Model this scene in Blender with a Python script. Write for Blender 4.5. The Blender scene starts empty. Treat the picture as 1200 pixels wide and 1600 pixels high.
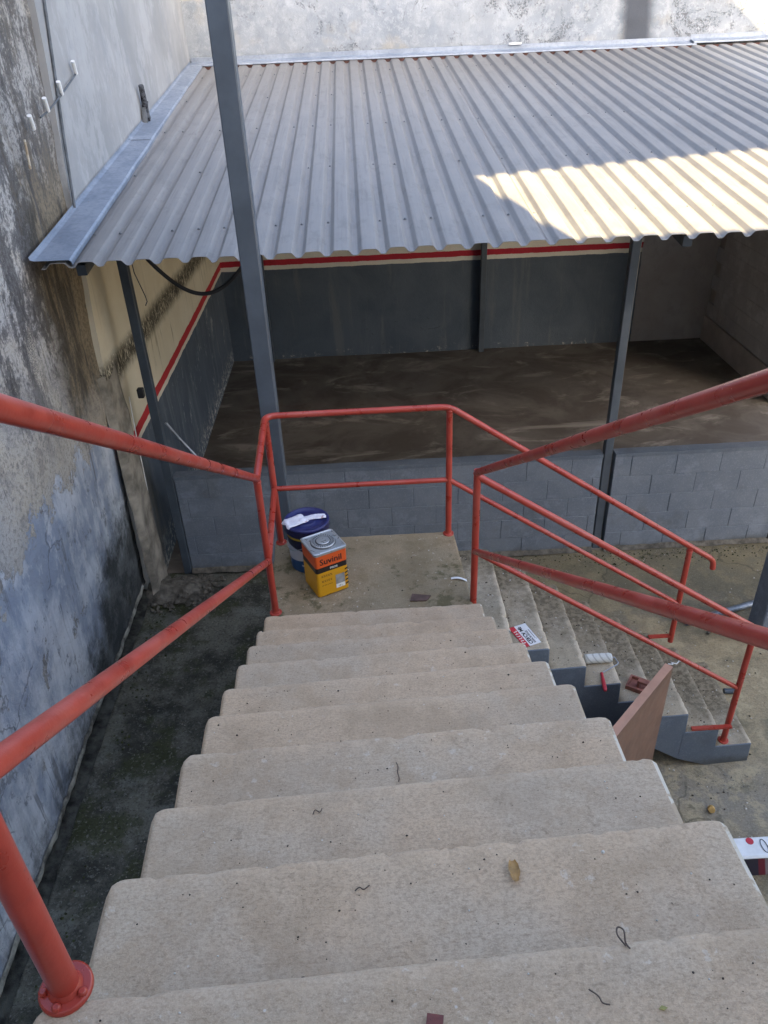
import bpy, math, random
from mathutils import Vector, Matrix, noise
random.seed(7)
H = 4.33                                   # eye height above the yard
scene = bpy.context.scene
C = scene.collection
# ------------------------------------------------------------------ camera
cam = bpy.data.objects.new('camera', bpy.data.cameras.new('camera')); C.objects.link(cam)
def _axes():
    d = Vector((82., 1886., 1210.)).normalized(); up = -d
    fw = Vector((0, 0, 1)); Y = (fw - up*fw.dot(up)).normalized(); X = Y.cross(up)
    a = math.radians(1.05); c, s = math.cos(a), math.sin(a)
    return c*X + s*Y, -s*X + c*Y, up
_X, _Y, _U = _axes()                       # world axes written in lens coordinates
m = Matrix(((_X[0], -_X[1], -_X[2]), (_Y[0], -_Y[1], -_Y[2]), (_U[0], -_U[1], -_U[2]))).to_4x4()
cam.matrix_world = Matrix.Translation((0, 0, H)) @ m
cam.data.sensor_fit = 'HORIZONTAL'; cam.data.sensor_width = 36; cam.data.lens = 36*1210/1200
cam.data.clip_start = 0.05; cam.data.clip_end = 400
scene.camera = cam
# ------------------------------------------------------------------ light
SUN_EL, SUN_DIR = 30.0, Vector((0.29, -0.957, 0)).normalized()
w = bpy.data.worlds.new('World'); scene.world = w; w.use_nodes = True
nt = w.node_tree; bg = nt.nodes['Background']
sky = nt.nodes.new('ShaderNodeTexSky'); sky.sky_type = 'NISHITA'; sky.sun_disc = False
sky.sun_elevation = math.radians(SUN_EL); sky.sun_rotation = math.atan2(SUN_DIR.x, SUN_DIR.y)
sky.air_density = 0.8; sky.dust_density = 3.2; sky.ozone_density = 0.3
nt.links.new(sky.outputs[0], bg.inputs[0]); bg.inputs[1].default_value = 0.12
sl = bpy.data.lights.new('sun', 'SUN'); sl.energy = 5.0; sl.angle = math.radians(0.35); sl.color = (1, .77, .42)
so = bpy.data.objects.new('sun', sl); C.objects.link(so)
sd = Vector((SUN_DIR.x*math.cos(math.radians(SUN_EL)), SUN_DIR.y*math.cos(math.radians(SUN_EL)), math.sin(math.radians(SUN_EL))))
so.rotation_euler = sd.to_track_quat('Z', 'Y').to_euler(); so.location = (3, -3, 14)
vs = scene.view_settings; vs.view_transform = 'Standard'; vs.look = 'None'; vs.gamma = 1; vs.use_curve_mapping = False
vs.exposure = 2.9
# ------------------------------------------------------------------ node helpers
class NB:
    def __init__(s, name):
        s.m = bpy.data.materials.new(name); s.m.use_nodes = True; s.t = s.m.node_tree
        s.b = s.t.nodes['Principled BSDF']; s._pos = None
    def n(s, ty): return s.t.nodes.new(ty)
    def l(s, a, b): s.t.links.new(a, b)
    def put(s, sock, v):
        if hasattr(v, 'links'): s.l(v, sock)
        elif v is not None:
            if isinstance(v, (tuple, list)) and len(v) == 3 and sock.type == 'RGBA': v = (*v, 1)
            sock.default_value = v
    def pos(s):
        if s._pos is None: s._pos = s.n('ShaderNodeNewGeometry').outputs['Position']
        return s._pos
    def obj(s): return s.n('ShaderNodeTexCoord').outputs['Object']
    def xyz(s, v=None):
        q = s.n('ShaderNodeSeparateXYZ'); s.l(v or s.pos(), q.inputs[0]); return q.outputs
    def scale(s, v, sc, off=(0, 0, 0)):
        q = s.n('ShaderNodeMapping'); s.l(v, q.inputs[0]); q.inputs['Scale'].default_value = sc; q.inputs['Location'].default_value = off; return q.outputs[0]
    def noise(s, sc, det=4, rough=.55, vec=None, dist=0):
        q = s.n('ShaderNodeTexNoise'); s.l(vec or s.pos(), q.inputs['Vector']); q.inputs['Scale'].default_value = sc
        q.inputs['Detail'].default_value = det; q.inputs['Roughness'].default_value = rough; q.inputs['Distortion'].default_value = dist
        return q.outputs['Fac']
    def voro(s, sc, vec=None, feat='F1'):
        q = s.n('ShaderNodeTexVoronoi'); q.feature = feat; s.l(vec or s.pos(), q.inputs['Vector']); q.inputs['Scale'].default_value = sc; return q.outputs['Distance']
    def step(s, v, a, b, lo=0., hi=1.):      # smooth map of v from a..b to lo..hi
        q = s.n('ShaderNodeMapRange'); q.interpolation_type = 'SMOOTHSTEP'
        s.put(q.inputs['Value'], v); s.put(q.inputs['From Min'], a); s.put(q.inputs['From Max'], b)
        s.put(q.inputs['To Min'], lo); s.put(q.inputs['To Max'], hi); return q.outputs[0]
    def math(s, op, a, b=0., c=None):
        q = s.n('ShaderNodeMath'); q.operation = op; s.put(q.inputs[0], a); s.put(q.inputs[1], b)
        if c is not None: s.put(q.inputs[2], c)
        return q.outputs[0]
    def mul(s, a, b): return s.math('MULTIPLY', a, b)
    def add(s, a, b): return s.math('ADD', a, b)
    def sub(s, a, b): return s.math('SUBTRACT', a, b)
    def mix(s, f, a, b, mode='MIX'):
        q = s.n('ShaderNodeMix'); q.data_type = 'RGBA'; q.blend_type = mode; s.put(q.inputs[0], f); s.put(q.inputs[6], a); s.put(q.inputs[7], b); return q.outputs[2]
    def rand(s): return s.n('ShaderNodeObjectInfo').outputs['Random']
    def bump(s, h, st=.3, d=.01, prev=None):
        q = s.n('ShaderNodeBump'); s.put(q.inputs['Height'], h); q.inputs['Strength'].default_value = st; q.inputs['Distance'].default_value = d
        if prev: s.l(prev, q.inputs['Normal'])
        return q.outputs[0]
    def out(s, col, rough=.8, nrm=None, metal=0., spec=.4):
        s.put(s.b.inputs['Base Color'], col); s.put(s.b.inputs['Roughness'], rough); s.put(s.b.inputs['Metallic'], metal)
        s.b.inputs['Specular IOR Level'].default_value = spec
        if nrm: s.l(nrm, s.b.inputs['Normal'])
        return s.m
def plain(name, col, rough=.6, metal=0., var=.12, sc=12, bump=.15, spec=.4):
    b = NB(name); v = b.obj()
    f = b.noise(sc, 5, .6, v)
    dark = tuple(c*(1-var*1.6) for c in col); lite = tuple(min(1, c*(1+var)) for c in col)
    c = b.mix(b.step(f, .3, .7), dark, lite)
    r = b.step(b.noise(sc*3, 3, .5, v), .3, .7, max(.02, rough-.08), min(1, rough+.08))
    return b.out(c, r, b.bump(b.noise(sc*14, 3, .6, v), bump, .004), metal, spec)
# ------------------------------------------------------------------ materials
def m_concrete(name, c0, c1, c2, moss=0., mosscol=(.06, .055, .03), speck=.5, bl=0.5, dirt_shade=.32, dirt_shade_col=(.20, .145, .095), wear_light=.15):
    b = NB(name)
    big = b.noise(1.3, 5, .6); mid = b.noise(7, 6, .65); fin = b.noise(150, 3, .7); grain = b.noise(420, 2, .6)
    c = b.mix(b.step(big, .42, .58), c0, c1)
    c = b.mix(b.mul(b.step(mid, .47, .62), .6), c, c2)
    c = b.mix(b.mul(b.step(b.noise(2.2, 6, .68, b.scale(b.pos(), (1, 1, 1), (11, 4, 2))), .5, .6), .35), c, tuple(q*.72 for q in c1))
    brush = b.noise(1, 4, .6, b.scale(b.pos(), (16, 140, 60)))
    c = b.mix(b.mul(b.step(brush, .45, .72), .13), c, tuple(x*.62 for x in c2))
    c = b.mix(b.mul(b.step(fin, .46, .60), bl*.62), c, tuple(x*.62 for x in c2))
    c = b.mix(b.mul(b.step(b.noise(230, 2, .6, b.scale(b.pos(), (.45, 1, 1), (5, 2, 1))), .52, .64), .35), c, tuple(x*.5 for x in c2))
    c = b.mix(b.mul(b.step(grain, .52, .64), .30), c, tuple(min(.8, x*1.35) for x in c1))
    c = b.mix(b.mul(b.step(b.noise(3.1, 6, .7, b.scale(b.pos(), (1, 1, 1), (7, 3, 1))), .5, .62), .30), c, tuple(x*.78 for x in c2))
    if moss:
        mm = b.mul(b.step(b.add(b.noise(2.3, 8, .7, dist=.15), b.mul(b.noise(22, 5, .7), .3)), .865-moss*.35, .95-moss*.35), .8)
        c = b.mix(mm, c, mosscol)
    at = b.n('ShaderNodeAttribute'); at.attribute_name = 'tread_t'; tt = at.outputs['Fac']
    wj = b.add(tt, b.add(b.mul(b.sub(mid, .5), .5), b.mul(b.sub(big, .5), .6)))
    c = b.mix(b.mul(b.step(wj, .02, .30, 1, 0), dirt_shade), c, dirt_shade_col)  # inner-corner shade and dirt painted darker along each tread's back
    c = b.mix(b.mul(b.step(b.add(tt, b.mul(b.sub(b.noise(20, 5, .7), .5), .22)), .86, .97), wear_light), c, tuple(min(.8, x*1.22) for x in c0))  # nosing highlight painted in with the wear, sets the steps apart
    pits = b.step(b.voro(46), .05, .10, 1, 0); pits = b.mul(pits, b.step(b.noise(9, 2), .5, .62))
    c = b.mix(b.mul(pits, speck), c, (.05, .042, .035))
    wv_ = b.n('ShaderNodeVectorMath'); wv_.operation = 'ADD'; b.l(b.pos(), wv_.inputs[0]); nq = b.n('ShaderNodeTexNoise'); nq.inputs['Scale'].default_value = 6; nq.inputs['Detail'].default_value = 5; b.l(b.pos(), nq.inputs['Vector'])
    sq = b.n('ShaderNodeVectorMath'); sq.operation = 'SCALE'; b.l(nq.outputs['Color'], sq.inputs[0]); sq.inputs['Scale'].default_value = .35; b.l(sq.outputs[0], wv_.inputs[1])
    ck = b.mul(b.step(b.voro(1.7, wv_.outputs[0], 'DISTANCE_TO_EDGE'), .002, .007, 1, 0), b.step(b.noise(1.9, 3, .5, b.scale(b.pos(), (1, 1, 1), (2, 9, 5))), .53, .58))
    c = b.mix(b.mul(ck, .10), c, (.16, .13, .10))
    spl = b.mul(b.step(b.noise(26, 6, .7, b.scale(b.pos(), (1, 1, 1), (9, 2, 7))), .60, .635), b.step(b.noise(2.8, 3, .5, b.scale(b.pos(), (1, 1, 1), (1, 7, 3))), .52, .58))
    c = b.mix(b.mul(spl, .35), c, tuple(q*.5 for q in c2))
    spw = b.mul(b.step(b.noise(31, 6, .7, b.scale(b.pos(), (1, 1, 1), (2, 5, 1))), .61, .64), b.step(b.noise(2.4, 3, .5, b.scale(b.pos(), (1, 1, 1), (6, 3, 8))), .52, .58))
    c = b.mix(b.mul(spw, .3), c, (.62, .55, .46))
    sp2 = b.mul(b.step(b.voro(23, b.scale(b.pos(), (1, 1, 1), (3.3, 1.7, .2))), .035, .06, 1, 0), b.step(b.noise(4.5, 2), .52, .6))
    c = b.mix(b.mul(sp2, speck), c, (.62, .58, .52))
    h = b.add(b.mul(fin, .6), b.add(b.mul(mid, .7), b.mul(brush, .25)))
    return b.out(c, b.step(mid, .3, .7, .78, .95), b.bump(h, .45, .006), 0, .25)
M = {}
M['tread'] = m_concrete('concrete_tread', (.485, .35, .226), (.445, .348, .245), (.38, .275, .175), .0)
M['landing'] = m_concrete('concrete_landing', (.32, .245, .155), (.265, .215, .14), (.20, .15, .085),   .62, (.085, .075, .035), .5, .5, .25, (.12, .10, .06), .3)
def m_low():
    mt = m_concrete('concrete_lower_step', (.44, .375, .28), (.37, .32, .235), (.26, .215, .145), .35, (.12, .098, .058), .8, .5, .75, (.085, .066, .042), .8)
    b = NB.__new__(NB); b.m = mt; b.t = mt.node_tree; b.b = b.t.nodes['Principled BSDF']; b._pos = None
    x, y, z = b.xyz(); base = b.b.inputs['Base Color'].links[0].from_socket
    n = b.noise(4.5, 7, .72); n2 = b.noise(30, 5, .7)
    d = b.step(b.add(b.add(y, b.mul(b.sub(n, .5), .9)), b.mul(b.sub(x, 1.0), .16)), 3.55, 3.95)
    dc = b.mix(b.step(n2, .42, .6), (.075, .058, .034), (.20, .165, .11))
    b.l(b.mix(b.mul(d, .8), base, dc), b.b.inputs['Base Color'])
    return mt
M['low_step'] = m_low()
def m_edge():
    b = NB('white_cement_edge'); n = b.noise(14, 5, .7)
    return b.out(b.mix(b.step(n, .48, .55), (.33, .26, .18), (.48, .43, .345)), .85, b.bump(n, .4, .006), 0, .2)
M['edge'] = m_edge()
def m_ground():
    b = NB('yard_concrete'); x, y, z = b.xyz()
    big = b.noise(.9, 6, .65, dist=.2); mid = b.noise(5, 7, .7); fin = b.noise(60, 5, .7)
    c = b.mix(b.step(big, .42, .58), (.30, .24, .145), (.23, .20, .15))
    c = b.mix(b.mul(b.step(mid, .48, .6), .75), c, (.40, .33, .205))
    damp = b.step(b.add(y, b.mul(b.sub(b.noise(1.8, 6, .7), .5), 2.2)), 4.5, 5.4)
    c = b.mix(b.mul(damp, .55), c, (.115, .105, .06))
    c = b.mix(b.mul(b.step(b.noise(2.6, 8, .75), .50, .62), .6), c, (.12, .108, .072))
    c = b.mix(b.mul(b.step(fin, .48, .62), .35), c, (.10, .088, .06))
    c = b.mix(b.mul(b.step(b.noise(95, 3, .6), .56, .68), .3), c, (.46, .41, .30))
    pale = b.mul(b.step(b.voro(16), .05, .09, 1, 0), b.step(b.noise(2, 3), .5, .6))
    c = b.mix(b.mul(pale, .7), c, (.5, .47, .4))
    ckn = b.n('ShaderNodeTexNoise'); ckn.inputs['Scale'].default_value = 2.5; ckn.inputs['Detail'].default_value = 6; b.l(b.pos(), ckn.inputs['Vector'])
    cs = b.n('ShaderNodeVectorMath'); cs.operation = 'SCALE'; b.l(ckn.outputs['Color'], cs.inputs[0]); cs.inputs['Scale'].default_value = .6
    ca = b.n('ShaderNodeVectorMath'); ca.operation = 'ADD'; b.l(b.pos(), ca.inputs[0]); b.l(cs.outputs[0], ca.inputs[1])
    gck = b.mul(b.step(b.voro(.9, ca.outputs[0], 'DISTANCE_TO_EDGE'), .003, .013, 1, 0), b.step(b.noise(.8, 3), .46, .54))
    c = b.mix(b.mul(gck, .5), c, (.05, .045, .03))
    # dark mossy strip between the flight and the boundary wall
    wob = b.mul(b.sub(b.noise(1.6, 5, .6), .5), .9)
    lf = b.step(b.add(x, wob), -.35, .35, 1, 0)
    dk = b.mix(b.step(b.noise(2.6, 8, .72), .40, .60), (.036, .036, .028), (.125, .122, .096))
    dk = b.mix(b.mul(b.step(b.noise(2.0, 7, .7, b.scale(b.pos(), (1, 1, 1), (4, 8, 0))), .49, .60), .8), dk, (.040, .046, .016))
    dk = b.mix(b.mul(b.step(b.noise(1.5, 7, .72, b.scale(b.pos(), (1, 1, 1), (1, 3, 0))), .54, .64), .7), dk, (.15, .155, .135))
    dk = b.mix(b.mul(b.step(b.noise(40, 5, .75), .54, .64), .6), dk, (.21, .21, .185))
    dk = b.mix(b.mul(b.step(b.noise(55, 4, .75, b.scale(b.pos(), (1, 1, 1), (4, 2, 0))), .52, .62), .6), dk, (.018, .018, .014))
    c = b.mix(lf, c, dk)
    return b.out(c, b.step(mid, .3, .7, .55, .9), b.bump(b.add(b.mul(mid, .8), b.mul(fin, .5)), .55, .015), 0, .3)
M['ground'] = m_ground()
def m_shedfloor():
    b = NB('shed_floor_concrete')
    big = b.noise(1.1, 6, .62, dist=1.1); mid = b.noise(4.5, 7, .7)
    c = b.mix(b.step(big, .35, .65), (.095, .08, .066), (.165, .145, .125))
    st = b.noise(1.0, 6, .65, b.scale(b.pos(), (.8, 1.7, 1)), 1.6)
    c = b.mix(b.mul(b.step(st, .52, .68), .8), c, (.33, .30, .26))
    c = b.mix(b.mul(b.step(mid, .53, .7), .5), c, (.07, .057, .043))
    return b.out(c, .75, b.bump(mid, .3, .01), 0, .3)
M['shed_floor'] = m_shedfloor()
def m_stained():
    b = NB('mould_stained_plaster'); x, y, z = b.xyz()
    v = b.pos()
    n1 = b.noise(1.2, 6, .65, dist=.5); n2 = b.noise(4.5, 7, .72); fin = b.noise(34, 5, .75); gr = b.noise(120, 3, .7)
    streak = b.noise(1, 7, .66, b.scale(v, (2.4, 2.6, .62)), .35)
    streak2 = b.noise(1, 7, .74, b.scale(v, (7, 7.5, 1.7)), .35)
    c = b.mix(b.step(n1, .4, .6), (.42, .385, .325), (.40, .39, .375))
    c = b.mix(b.mul(b.step(b.noise(2.6, 7, .72, b.scale(v, (1, 1, 1), (3, 9, 2))), .46, .6), .7), c, (.22, .215, .215))
    c = b.mix(b.mul(b.step(fin, .48, .60), .5), c, (.11, .108, .106))
    c = b.mix(b.mul(b.step(gr, .5, .6), .5), c, (.52, .50, .46))
    # black mould, thick near the roof line and up in the corner
    up = b.step(b.add(z, b.mul(b.sub(n2, .5), .9)), 1.85, 2.7)
    far = b.step(b.add(y, b.mul(b.sub(n1, .5), 1.2)), 3.9, 5.0)
    mould = b.add(b.mul(b.sub(streak, .5), 1.6), b.add(b.mul(b.sub(n2, .5), .9), b.mul(b.sub(fin, .5), .7)))
    mk = b.step(b.add(mould, b.mul(far, .20)), .0, .16)
    c = b.mix(b.mul(b.mul(mk, up), .88), c, b.mix(b.step(fin, .44, .58), (.045, .043, .045), (.125, .12, .12)))
    c = b.mix(b.mul(b.mul(b.step(streak2, .53, .61), up), .6), c, (.045, .043, .042))
    pal = b.mul(b.step(b.noise(1.3, 6, .7, b.scale(v, (1, 1.4, .7), (2, 2, 6))), .54, .6), b.step(gr, .44, .56))
    c = b.mix(b.mul(b.mul(pal, up), .75), c, (.56, .52, .44))
    # brown damp band beside the white wall
    wob = b.mul(b.sub(n2, .5), .5)
    band = b.mul(b.step(b.add(y, wob), 4.72, 5.1), b.step(b.add(z, wob), 1.75, 2.2))
    band = b.mul(band, b.step(z, 3.3, 3.9, 1, 0.25))
    bc = b.mix(b.step(b.add(streak2, b.mul(b.sub(y, 5.2), .22)), .42, .6), (.05, .042, .03), (.24, .19, .125))
    bc = b.mix(b.mul(b.step(fin, .46, .58), .6), bc, (.07, .06, .045))
    c = b.mix(b.mul(band, .9), c, bc)
    tan = b.mul(b.step(b.add(y, wob), 4.95, 5.25), b.mul(b.step(b.add(z, wob), 1.1, 1.35), b.step(b.add(z, wob), 1.75, 2.1, 1, 0)))
    c = b.mix(b.mul(tan, .8), c, (.33, .27, .19))
    # old pale blue limewash on the lower part
    lw = b.step(b.add(z, b.add(b.add(b.mul(b.sub(n2, .5), 1.1), b.mul(b.sub(fin, .5), .25)), b.mul(b.sub(n1, .5), 1.0))), 1.78, 1.81, 1, 0)
    cl = b.noise(1.9, 7, .62, b.scale(v, (1, 1.15, .75), (5, 1, 2)), .3)
    lwc = b.mix(b.step(cl, .38, .60), (.25, .295, .375), (.56, .59, .63))
    lwc = b.mix(b.mul(b.step(streak2, .49, .62), .45), lwc, (.25, .285, .34))
    lwc = b.mix(b.mul(b.step(b.noise(7, 7, .7, b.scale(v, (1, 1, .6), (3, 5, 1))), .52, .62), .5), lwc, (.56, .58, .62))
    lwc = b.mix(b.mul(b.step(b.noise(12, 7, .78, b.scale(v, (1, 1, .7), (1, 2, 8))), .57, .63), .7), lwc, (.13, .145, .165))
    c = b.mix(b.mul(lw, .93), c, lwc)
    peel = b.mul(b.step(b.noise(5.5, 8, .74, b.scale(v, (1, 1, .75), (2, 8, 4)), .3), .595, .61), b.step(b.noise(1.2, 4, .6, b.scale(v, (1, 1, 1), (7, 1, 1))), .45, .56))
    c = b.mix(b.mul(b.mul(peel, lw), .85), c, b.mix(b.step(fin, .42, .58), (.15, .145, .135), (.30, .28, .245)))
    rim = b.mul(b.step(b.math('ABSOLUTE', b.sub(lw, .5)), .0, .42, 1, 0), .5)
    c = b.mix(rim, c, (.20, .20, .20))
    ckn = b.n('ShaderNodeTexNoise'); ckn.inputs['Scale'].default_value = 3; ckn.inputs['Detail'].default_value = 6; b.l(v, ckn.inputs['Vector'])
    cs = b.n('ShaderNodeVectorMath'); cs.operation = 'SCALE'; b.l(ckn.outputs['Color'], cs.inputs[0]); cs.inputs['Scale'].default_value = .6
    ca = b.n('ShaderNodeVectorMath'); ca.operation = 'ADD'; b.l(v, ca.inputs[0]); b.l(cs.outputs[0], ca.inputs[1])
    ck = b.mul(b.step(b.voro(1.15, ca.outputs[0], 'DISTANCE_TO_EDGE'), .003, .012, 1, 0), b.step(b.noise(1.1, 3, .5, b.scale(v, (1, 1, 1), (2, 4, 9))), .50, .56))
    c = b.mix(b.mul(ck, .45), c, (.07, .068, .064))
    dr = b.noise(1, 5, .6, b.scale(v, (13, 15, .5), (1, 2, 3)), .25)
    c = b.mix(b.mul(b.mul(b.step(dr, .585, .625), b.step(n1, .42, .55)), .55), c, (.085, .082, .08))
    # damp dark foot, rising toward the far end
    foot = b.sub(b.add(z, b.add(b.mul(b.sub(n2, .5), 1.0), b.mul(b.sub(streak, .5), .8))), b.mul(b.step(y, 3.6, 5.2), .75))
    c = b.mix(b.mul(b.step(foot, -.05, .55, 1, 0), .92), c, b.mix(b.step(n2, .42, .6), (.022, .024, .02), (.085, .09, .085)))
    h = b.add(b.mul(fin, .8), b.add(b.mul(n2, 1.3), b.sub(b.sub(b.mul(gr, .3), b.mul(lw, .35)), b.sub(b.mul(ck, .4), b.mul(b.mul(peel, lw), -.5)))))
    return b.out(c, .9, b.bump(h, .6, .02), 0, .2)
M['stained'] = m_stained()
def m_side():
    """limewashed wall beside and above the shed, two tone below: dark slate dado, red line"""
    b = NB('painted_side_wall'); x, y, z = b.xyz(); v = b.pos()
    n1 = b.noise(1.4, 6, .6); n2 = b.noise(7, 6, .7); fin = b.noise(60, 4, .7)
    streak = b.noise(1, 6, .7, b.scale(v, (8, 8, .7)), .5)
    c = b.mix(b.step(n1, .35, .65), (.255, .258, .255), (.325, .322, .315))
    c = b.mix(b.mul(b.step(streak, .5, .7), .35), c, (.27, .265, .25))
    c = b.mix(b.mul(b.step(b.noise(2.2, 8, .75, b.scale(v, (1, 1, .6), (4, 2, 7))), .5, .6), .5), c, (.40, .40, .395))
    c = b.mix(b.mul(b.step(b.noise(3.5, 7, .72, b.scale(v, (1, 1, .4), (1, 6, 7))), .54, .64), .4), c, (.24, .25, .265))
    low = b.step(z, 2.9, 3.4, 1, 0)                      # cream paint under the roof line
    c = b.mix(low, c, b.mix(b.step(n1, .35, .65), (.56, .50, .375), (.63, .575, .45)))
    c = b.mix(b.mul(b.step(streak, .55, .7), b.mul(low, .5)), c, (.38, .34, .26))
    # fibrous black line of old roof junction
    fib = b.noise(1, 7, .8, b.scale(v, (20, 20, 11)), 1.4)
    d = b.math('ABSOLUTE', b.sub(z, b.add(b.mul(b.sub(y, 5.55), -.035), b.add(2.07, b.mul(b.sub(n2, .5), .10)))))
    line = b.mul(b.step(d, .035, .17, 1, 0), b.step(fib, .36, .52))
    c = b.mix(b.mul(line, .95), c, (.03, .026, .018))
    drip = b.mul(b.step(streak, .56, .66), b.mul(b.step(z, 1.5, 1.7), b.step(z, 2.05, 2.2, 1, 0)))
    c = b.mix(b.mul(drip, .6), c, (.12, .11, .085))
    zz = b.add(z, b.mul(b.sub(b.noise(9, 4), .5), .02))
    c = b.mix(b.step(zz, 1.466, 1.472, 1, 0), c, (.40, .03, .035))
    c = b.mix(b.step(zz, 1.376, 1.382, 1, 0), c, (.62, .56, .46))
    sl = b.mix(b.step(n1, .3, .7), (.062, .078, .10), (.09, .107, .13))
    sl = b.mix(b.mul(b.step(streak, .5, .62), .6), sl, (.13, .145, .158))
    sl = b.mix(b.mul(b.step(b.noise(5, 8, .78, b.scale(v, (1, 1, .5), (2, 1, 3))), .57, .63), .7), sl, (.28, .29, .29))
    foot = b.step(b.add(z, b.mul(b.sub(n2, .5), .5)), .02, .35, 1, 0)
    sl = b.mix(b.mul(foot, b.step(b.noise(18, 6, .8), .50, .6)), sl, (.5, .48, .43))
    near = b.mul(b.step(b.add(y, b.mul(b.sub(n2, .5), .8)), 6.25, 5.85), .6)
    sl = b.mix(near, sl, b.mix(b.step(streak, .4, .6), (.05, .045, .035), (.16, .145, .11)))
    c = b.mix(b.step(b.add(zz, b.mul(b.sub(n2, .5), .03)), 1.326, 1.332, 1, 0), c, sl)
    return b.out(c, .85, b.bump(b.add(b.mul(n2, .8), b.mul(fin, .4)), .35, .012), 0, .25)
M['side'] = m_side()
def m_back():
    b = NB('painted_back_wall'); x, y, z = b.xyz(); v = b.pos()
    n1 = b.noise(1.1, 6, .65, dist=.6); n2 = b.noise(6, 7, .72); fin = b.noise(50, 4, .75)
    streak = b.noise(1, 6, .7, b.scale(v, (7, 7, .6)), .5)
    c = b.mix(b.step(n1, .35, .65), (.19, .215, .245), (.265, .288, .312))
    c = b.mix(b.mul(b.step(n2, .52, .66), .55), c, (.18, .20, .225))
    blot = b.mul(b.step(b.noise(2.0, 8, .78, dist=.6), .53, .61), b.step(fin, .42, .54))
    c = b.mix(b.mul(b.step(b.noise(11, 7, .8), .5, .58), .45), c, (.33, .35, .37))
    c = b.mix(b.mul(b.step(b.noise(3.3, 7, .72, b.scale(v, (1, 1, .5), (8, 1, 3))), .5, .6), .4), c, (.19, .21, .235))
    c = b.mix(b.mul(blot, .85), c, (.075, .08, .09))
    ochre = b.step(b.noise(1.7, 5, .6, b.scale(v, (1, 1, 1), (9, 3, 5))), .56, .72)
    c = b.mix(b.mul(ochre, .5), c, (.29, .265, .215))
    # dark upright band above the flashing, soft at its sides
    sx = b.math('ABSOLUTE', b.sub(x, b.add(3.60, b.mul(b.sub(z, 4.1), -.10))))
    sm = b.step(b.add(sx, b.mul(b.sub(n2, .5), .08)), .10, .26, 1, 0)
    c = b.mix(b.mul(sm, .97), c, (.055, .062, .075))
    zw = b.add(z, b.mul(b.sub(b.noise(5, 5, .7), .5), .03))
    low = b.step(z, 3.4, 3.5, 1, 0)
    c = b.mix(low, c, (.60, .57, .50))
    c = b.mix(b.step(zw, 1.478, 1.482, 1, 0), c, (.36, .025, .04))
    c = b.mix(b.step(zw, 1.398, 1.402, 1, 0), c, (.60, .57, .50))
    sl = b.mix(b.step(n1, .3, .7), (.060, .077, .100), (.088, .107, .132))
    sl = b.mix(b.mul(b.step(streak, .53, .7), .5), sl, (.14, .15, .155))
    crk = b.step(b.noise(3.2, 8, .8, dist=1.5), .60, .66)
    crk = b.mul(crk, b.step(b.math('ABSOLUTE', b.sub(x, .7)), .2, 1.2, 1, 0))
    _old = b.mul(b.step(b.voro(2.6, b.scale(v, (1.0, 1, 1.3), (.2, 0, .1)), 'DISTANCE_TO_EDGE'), .0, .05, 1, 0), b.step(b.noise(1.4, 3), .55, .64))
    sl = b.mix(b.mul(crk, .5), sl, (.018, .02, .024))
    ft = b.mul(b.step(b.add(z, b.mul(b.sub(n2, .5), .2)), .0, .14, 1, 0), b.step(b.noise(9, 6, .8), .56, .66))
    sl = b.mix(ft, sl, (.5, .48, .44))
    c = b.mix(b.step(zw, 1.338, 1.342, 1, 0), c, sl)
    bare = b.mix(b.step(n1, .3, .7), (.34, .30, .265), (.42, .38, .345))
    bare = b.mix(b.mul(b.step(n2, .5, .7), .5), bare, (.27, .24, .21))
    c = b.mix(b.mul(low, b.step(b.add(x, b.mul(b.sub(b.noise(8, 3), .5), .03)), 4.06, 4.075)), c, bare)
    return b.out(c, .9, b.bump(b.add(b.mul(n2, .9), b.mul(fin, .5)), .5, .02), 0, .2)
M['back'] = m_back()
def m_paintblock(name, a, c_, dirt_shade):
    b = NB(name); x, y, z = b.xyz()
    r = b.rand(); n = b.noise(5, 6, .65); fin = b.noise(90, 4, .7)
    c = b.mix(b.step(n, .35, .65), a, c_)
    c = b.mix(b.mul(r, .22), c, tuple(q*.7 for q in a))
    c = b.mix(b.mul(b.step(b.noise(3.3, 7, .75, b.scale(b.pos(), (1, 1, 1), (6, 1, 2))), .52, .62), .45), c, tuple(min(1, q*1.35) for q in c_))
    c = b.mix(b.mul(b.step(fin, .52, .64), .3), c, tuple(min(1, q*1.6) for q in c_))
    c = b.mix(b.mul(b.step(b.add(z, b.mul(b.sub(n, .5), .2)), .0, .10, 1, 0), .75), c, dirt_shade)
    c = b.mix(b.mul(b.step(b.noise(2.3, 6, .7), .56, .72), .35), c, dirt_shade)
    return b.out(c, .62, b.bump(b.add(fin, b.mul(n, .6)), .35, .006), 0, .35)
M['block'] = m_paintblock('slate_painted_block', (.13, .152, .185), (.16, .182, .212), (.08, .08, .07))
M['greyblock'] = m_paintblock('bare_grey_block', (.44, .43, .44), (.50, .49, .49), (.33, .30, .285))
M['slate'] = m_paintblock('slate_paint', (.10, .12, .15), (.12, .14, .165), (.06, .06, .055))
M['steel'] = plain('grey_steel_paint', (.075, .090, .109), .45, 0, .10, 5, .08)
M['darksteel'] = plain('dark_steel_paint', (.055, .07, .088), .5, 0, .12, 5, .08)
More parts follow.
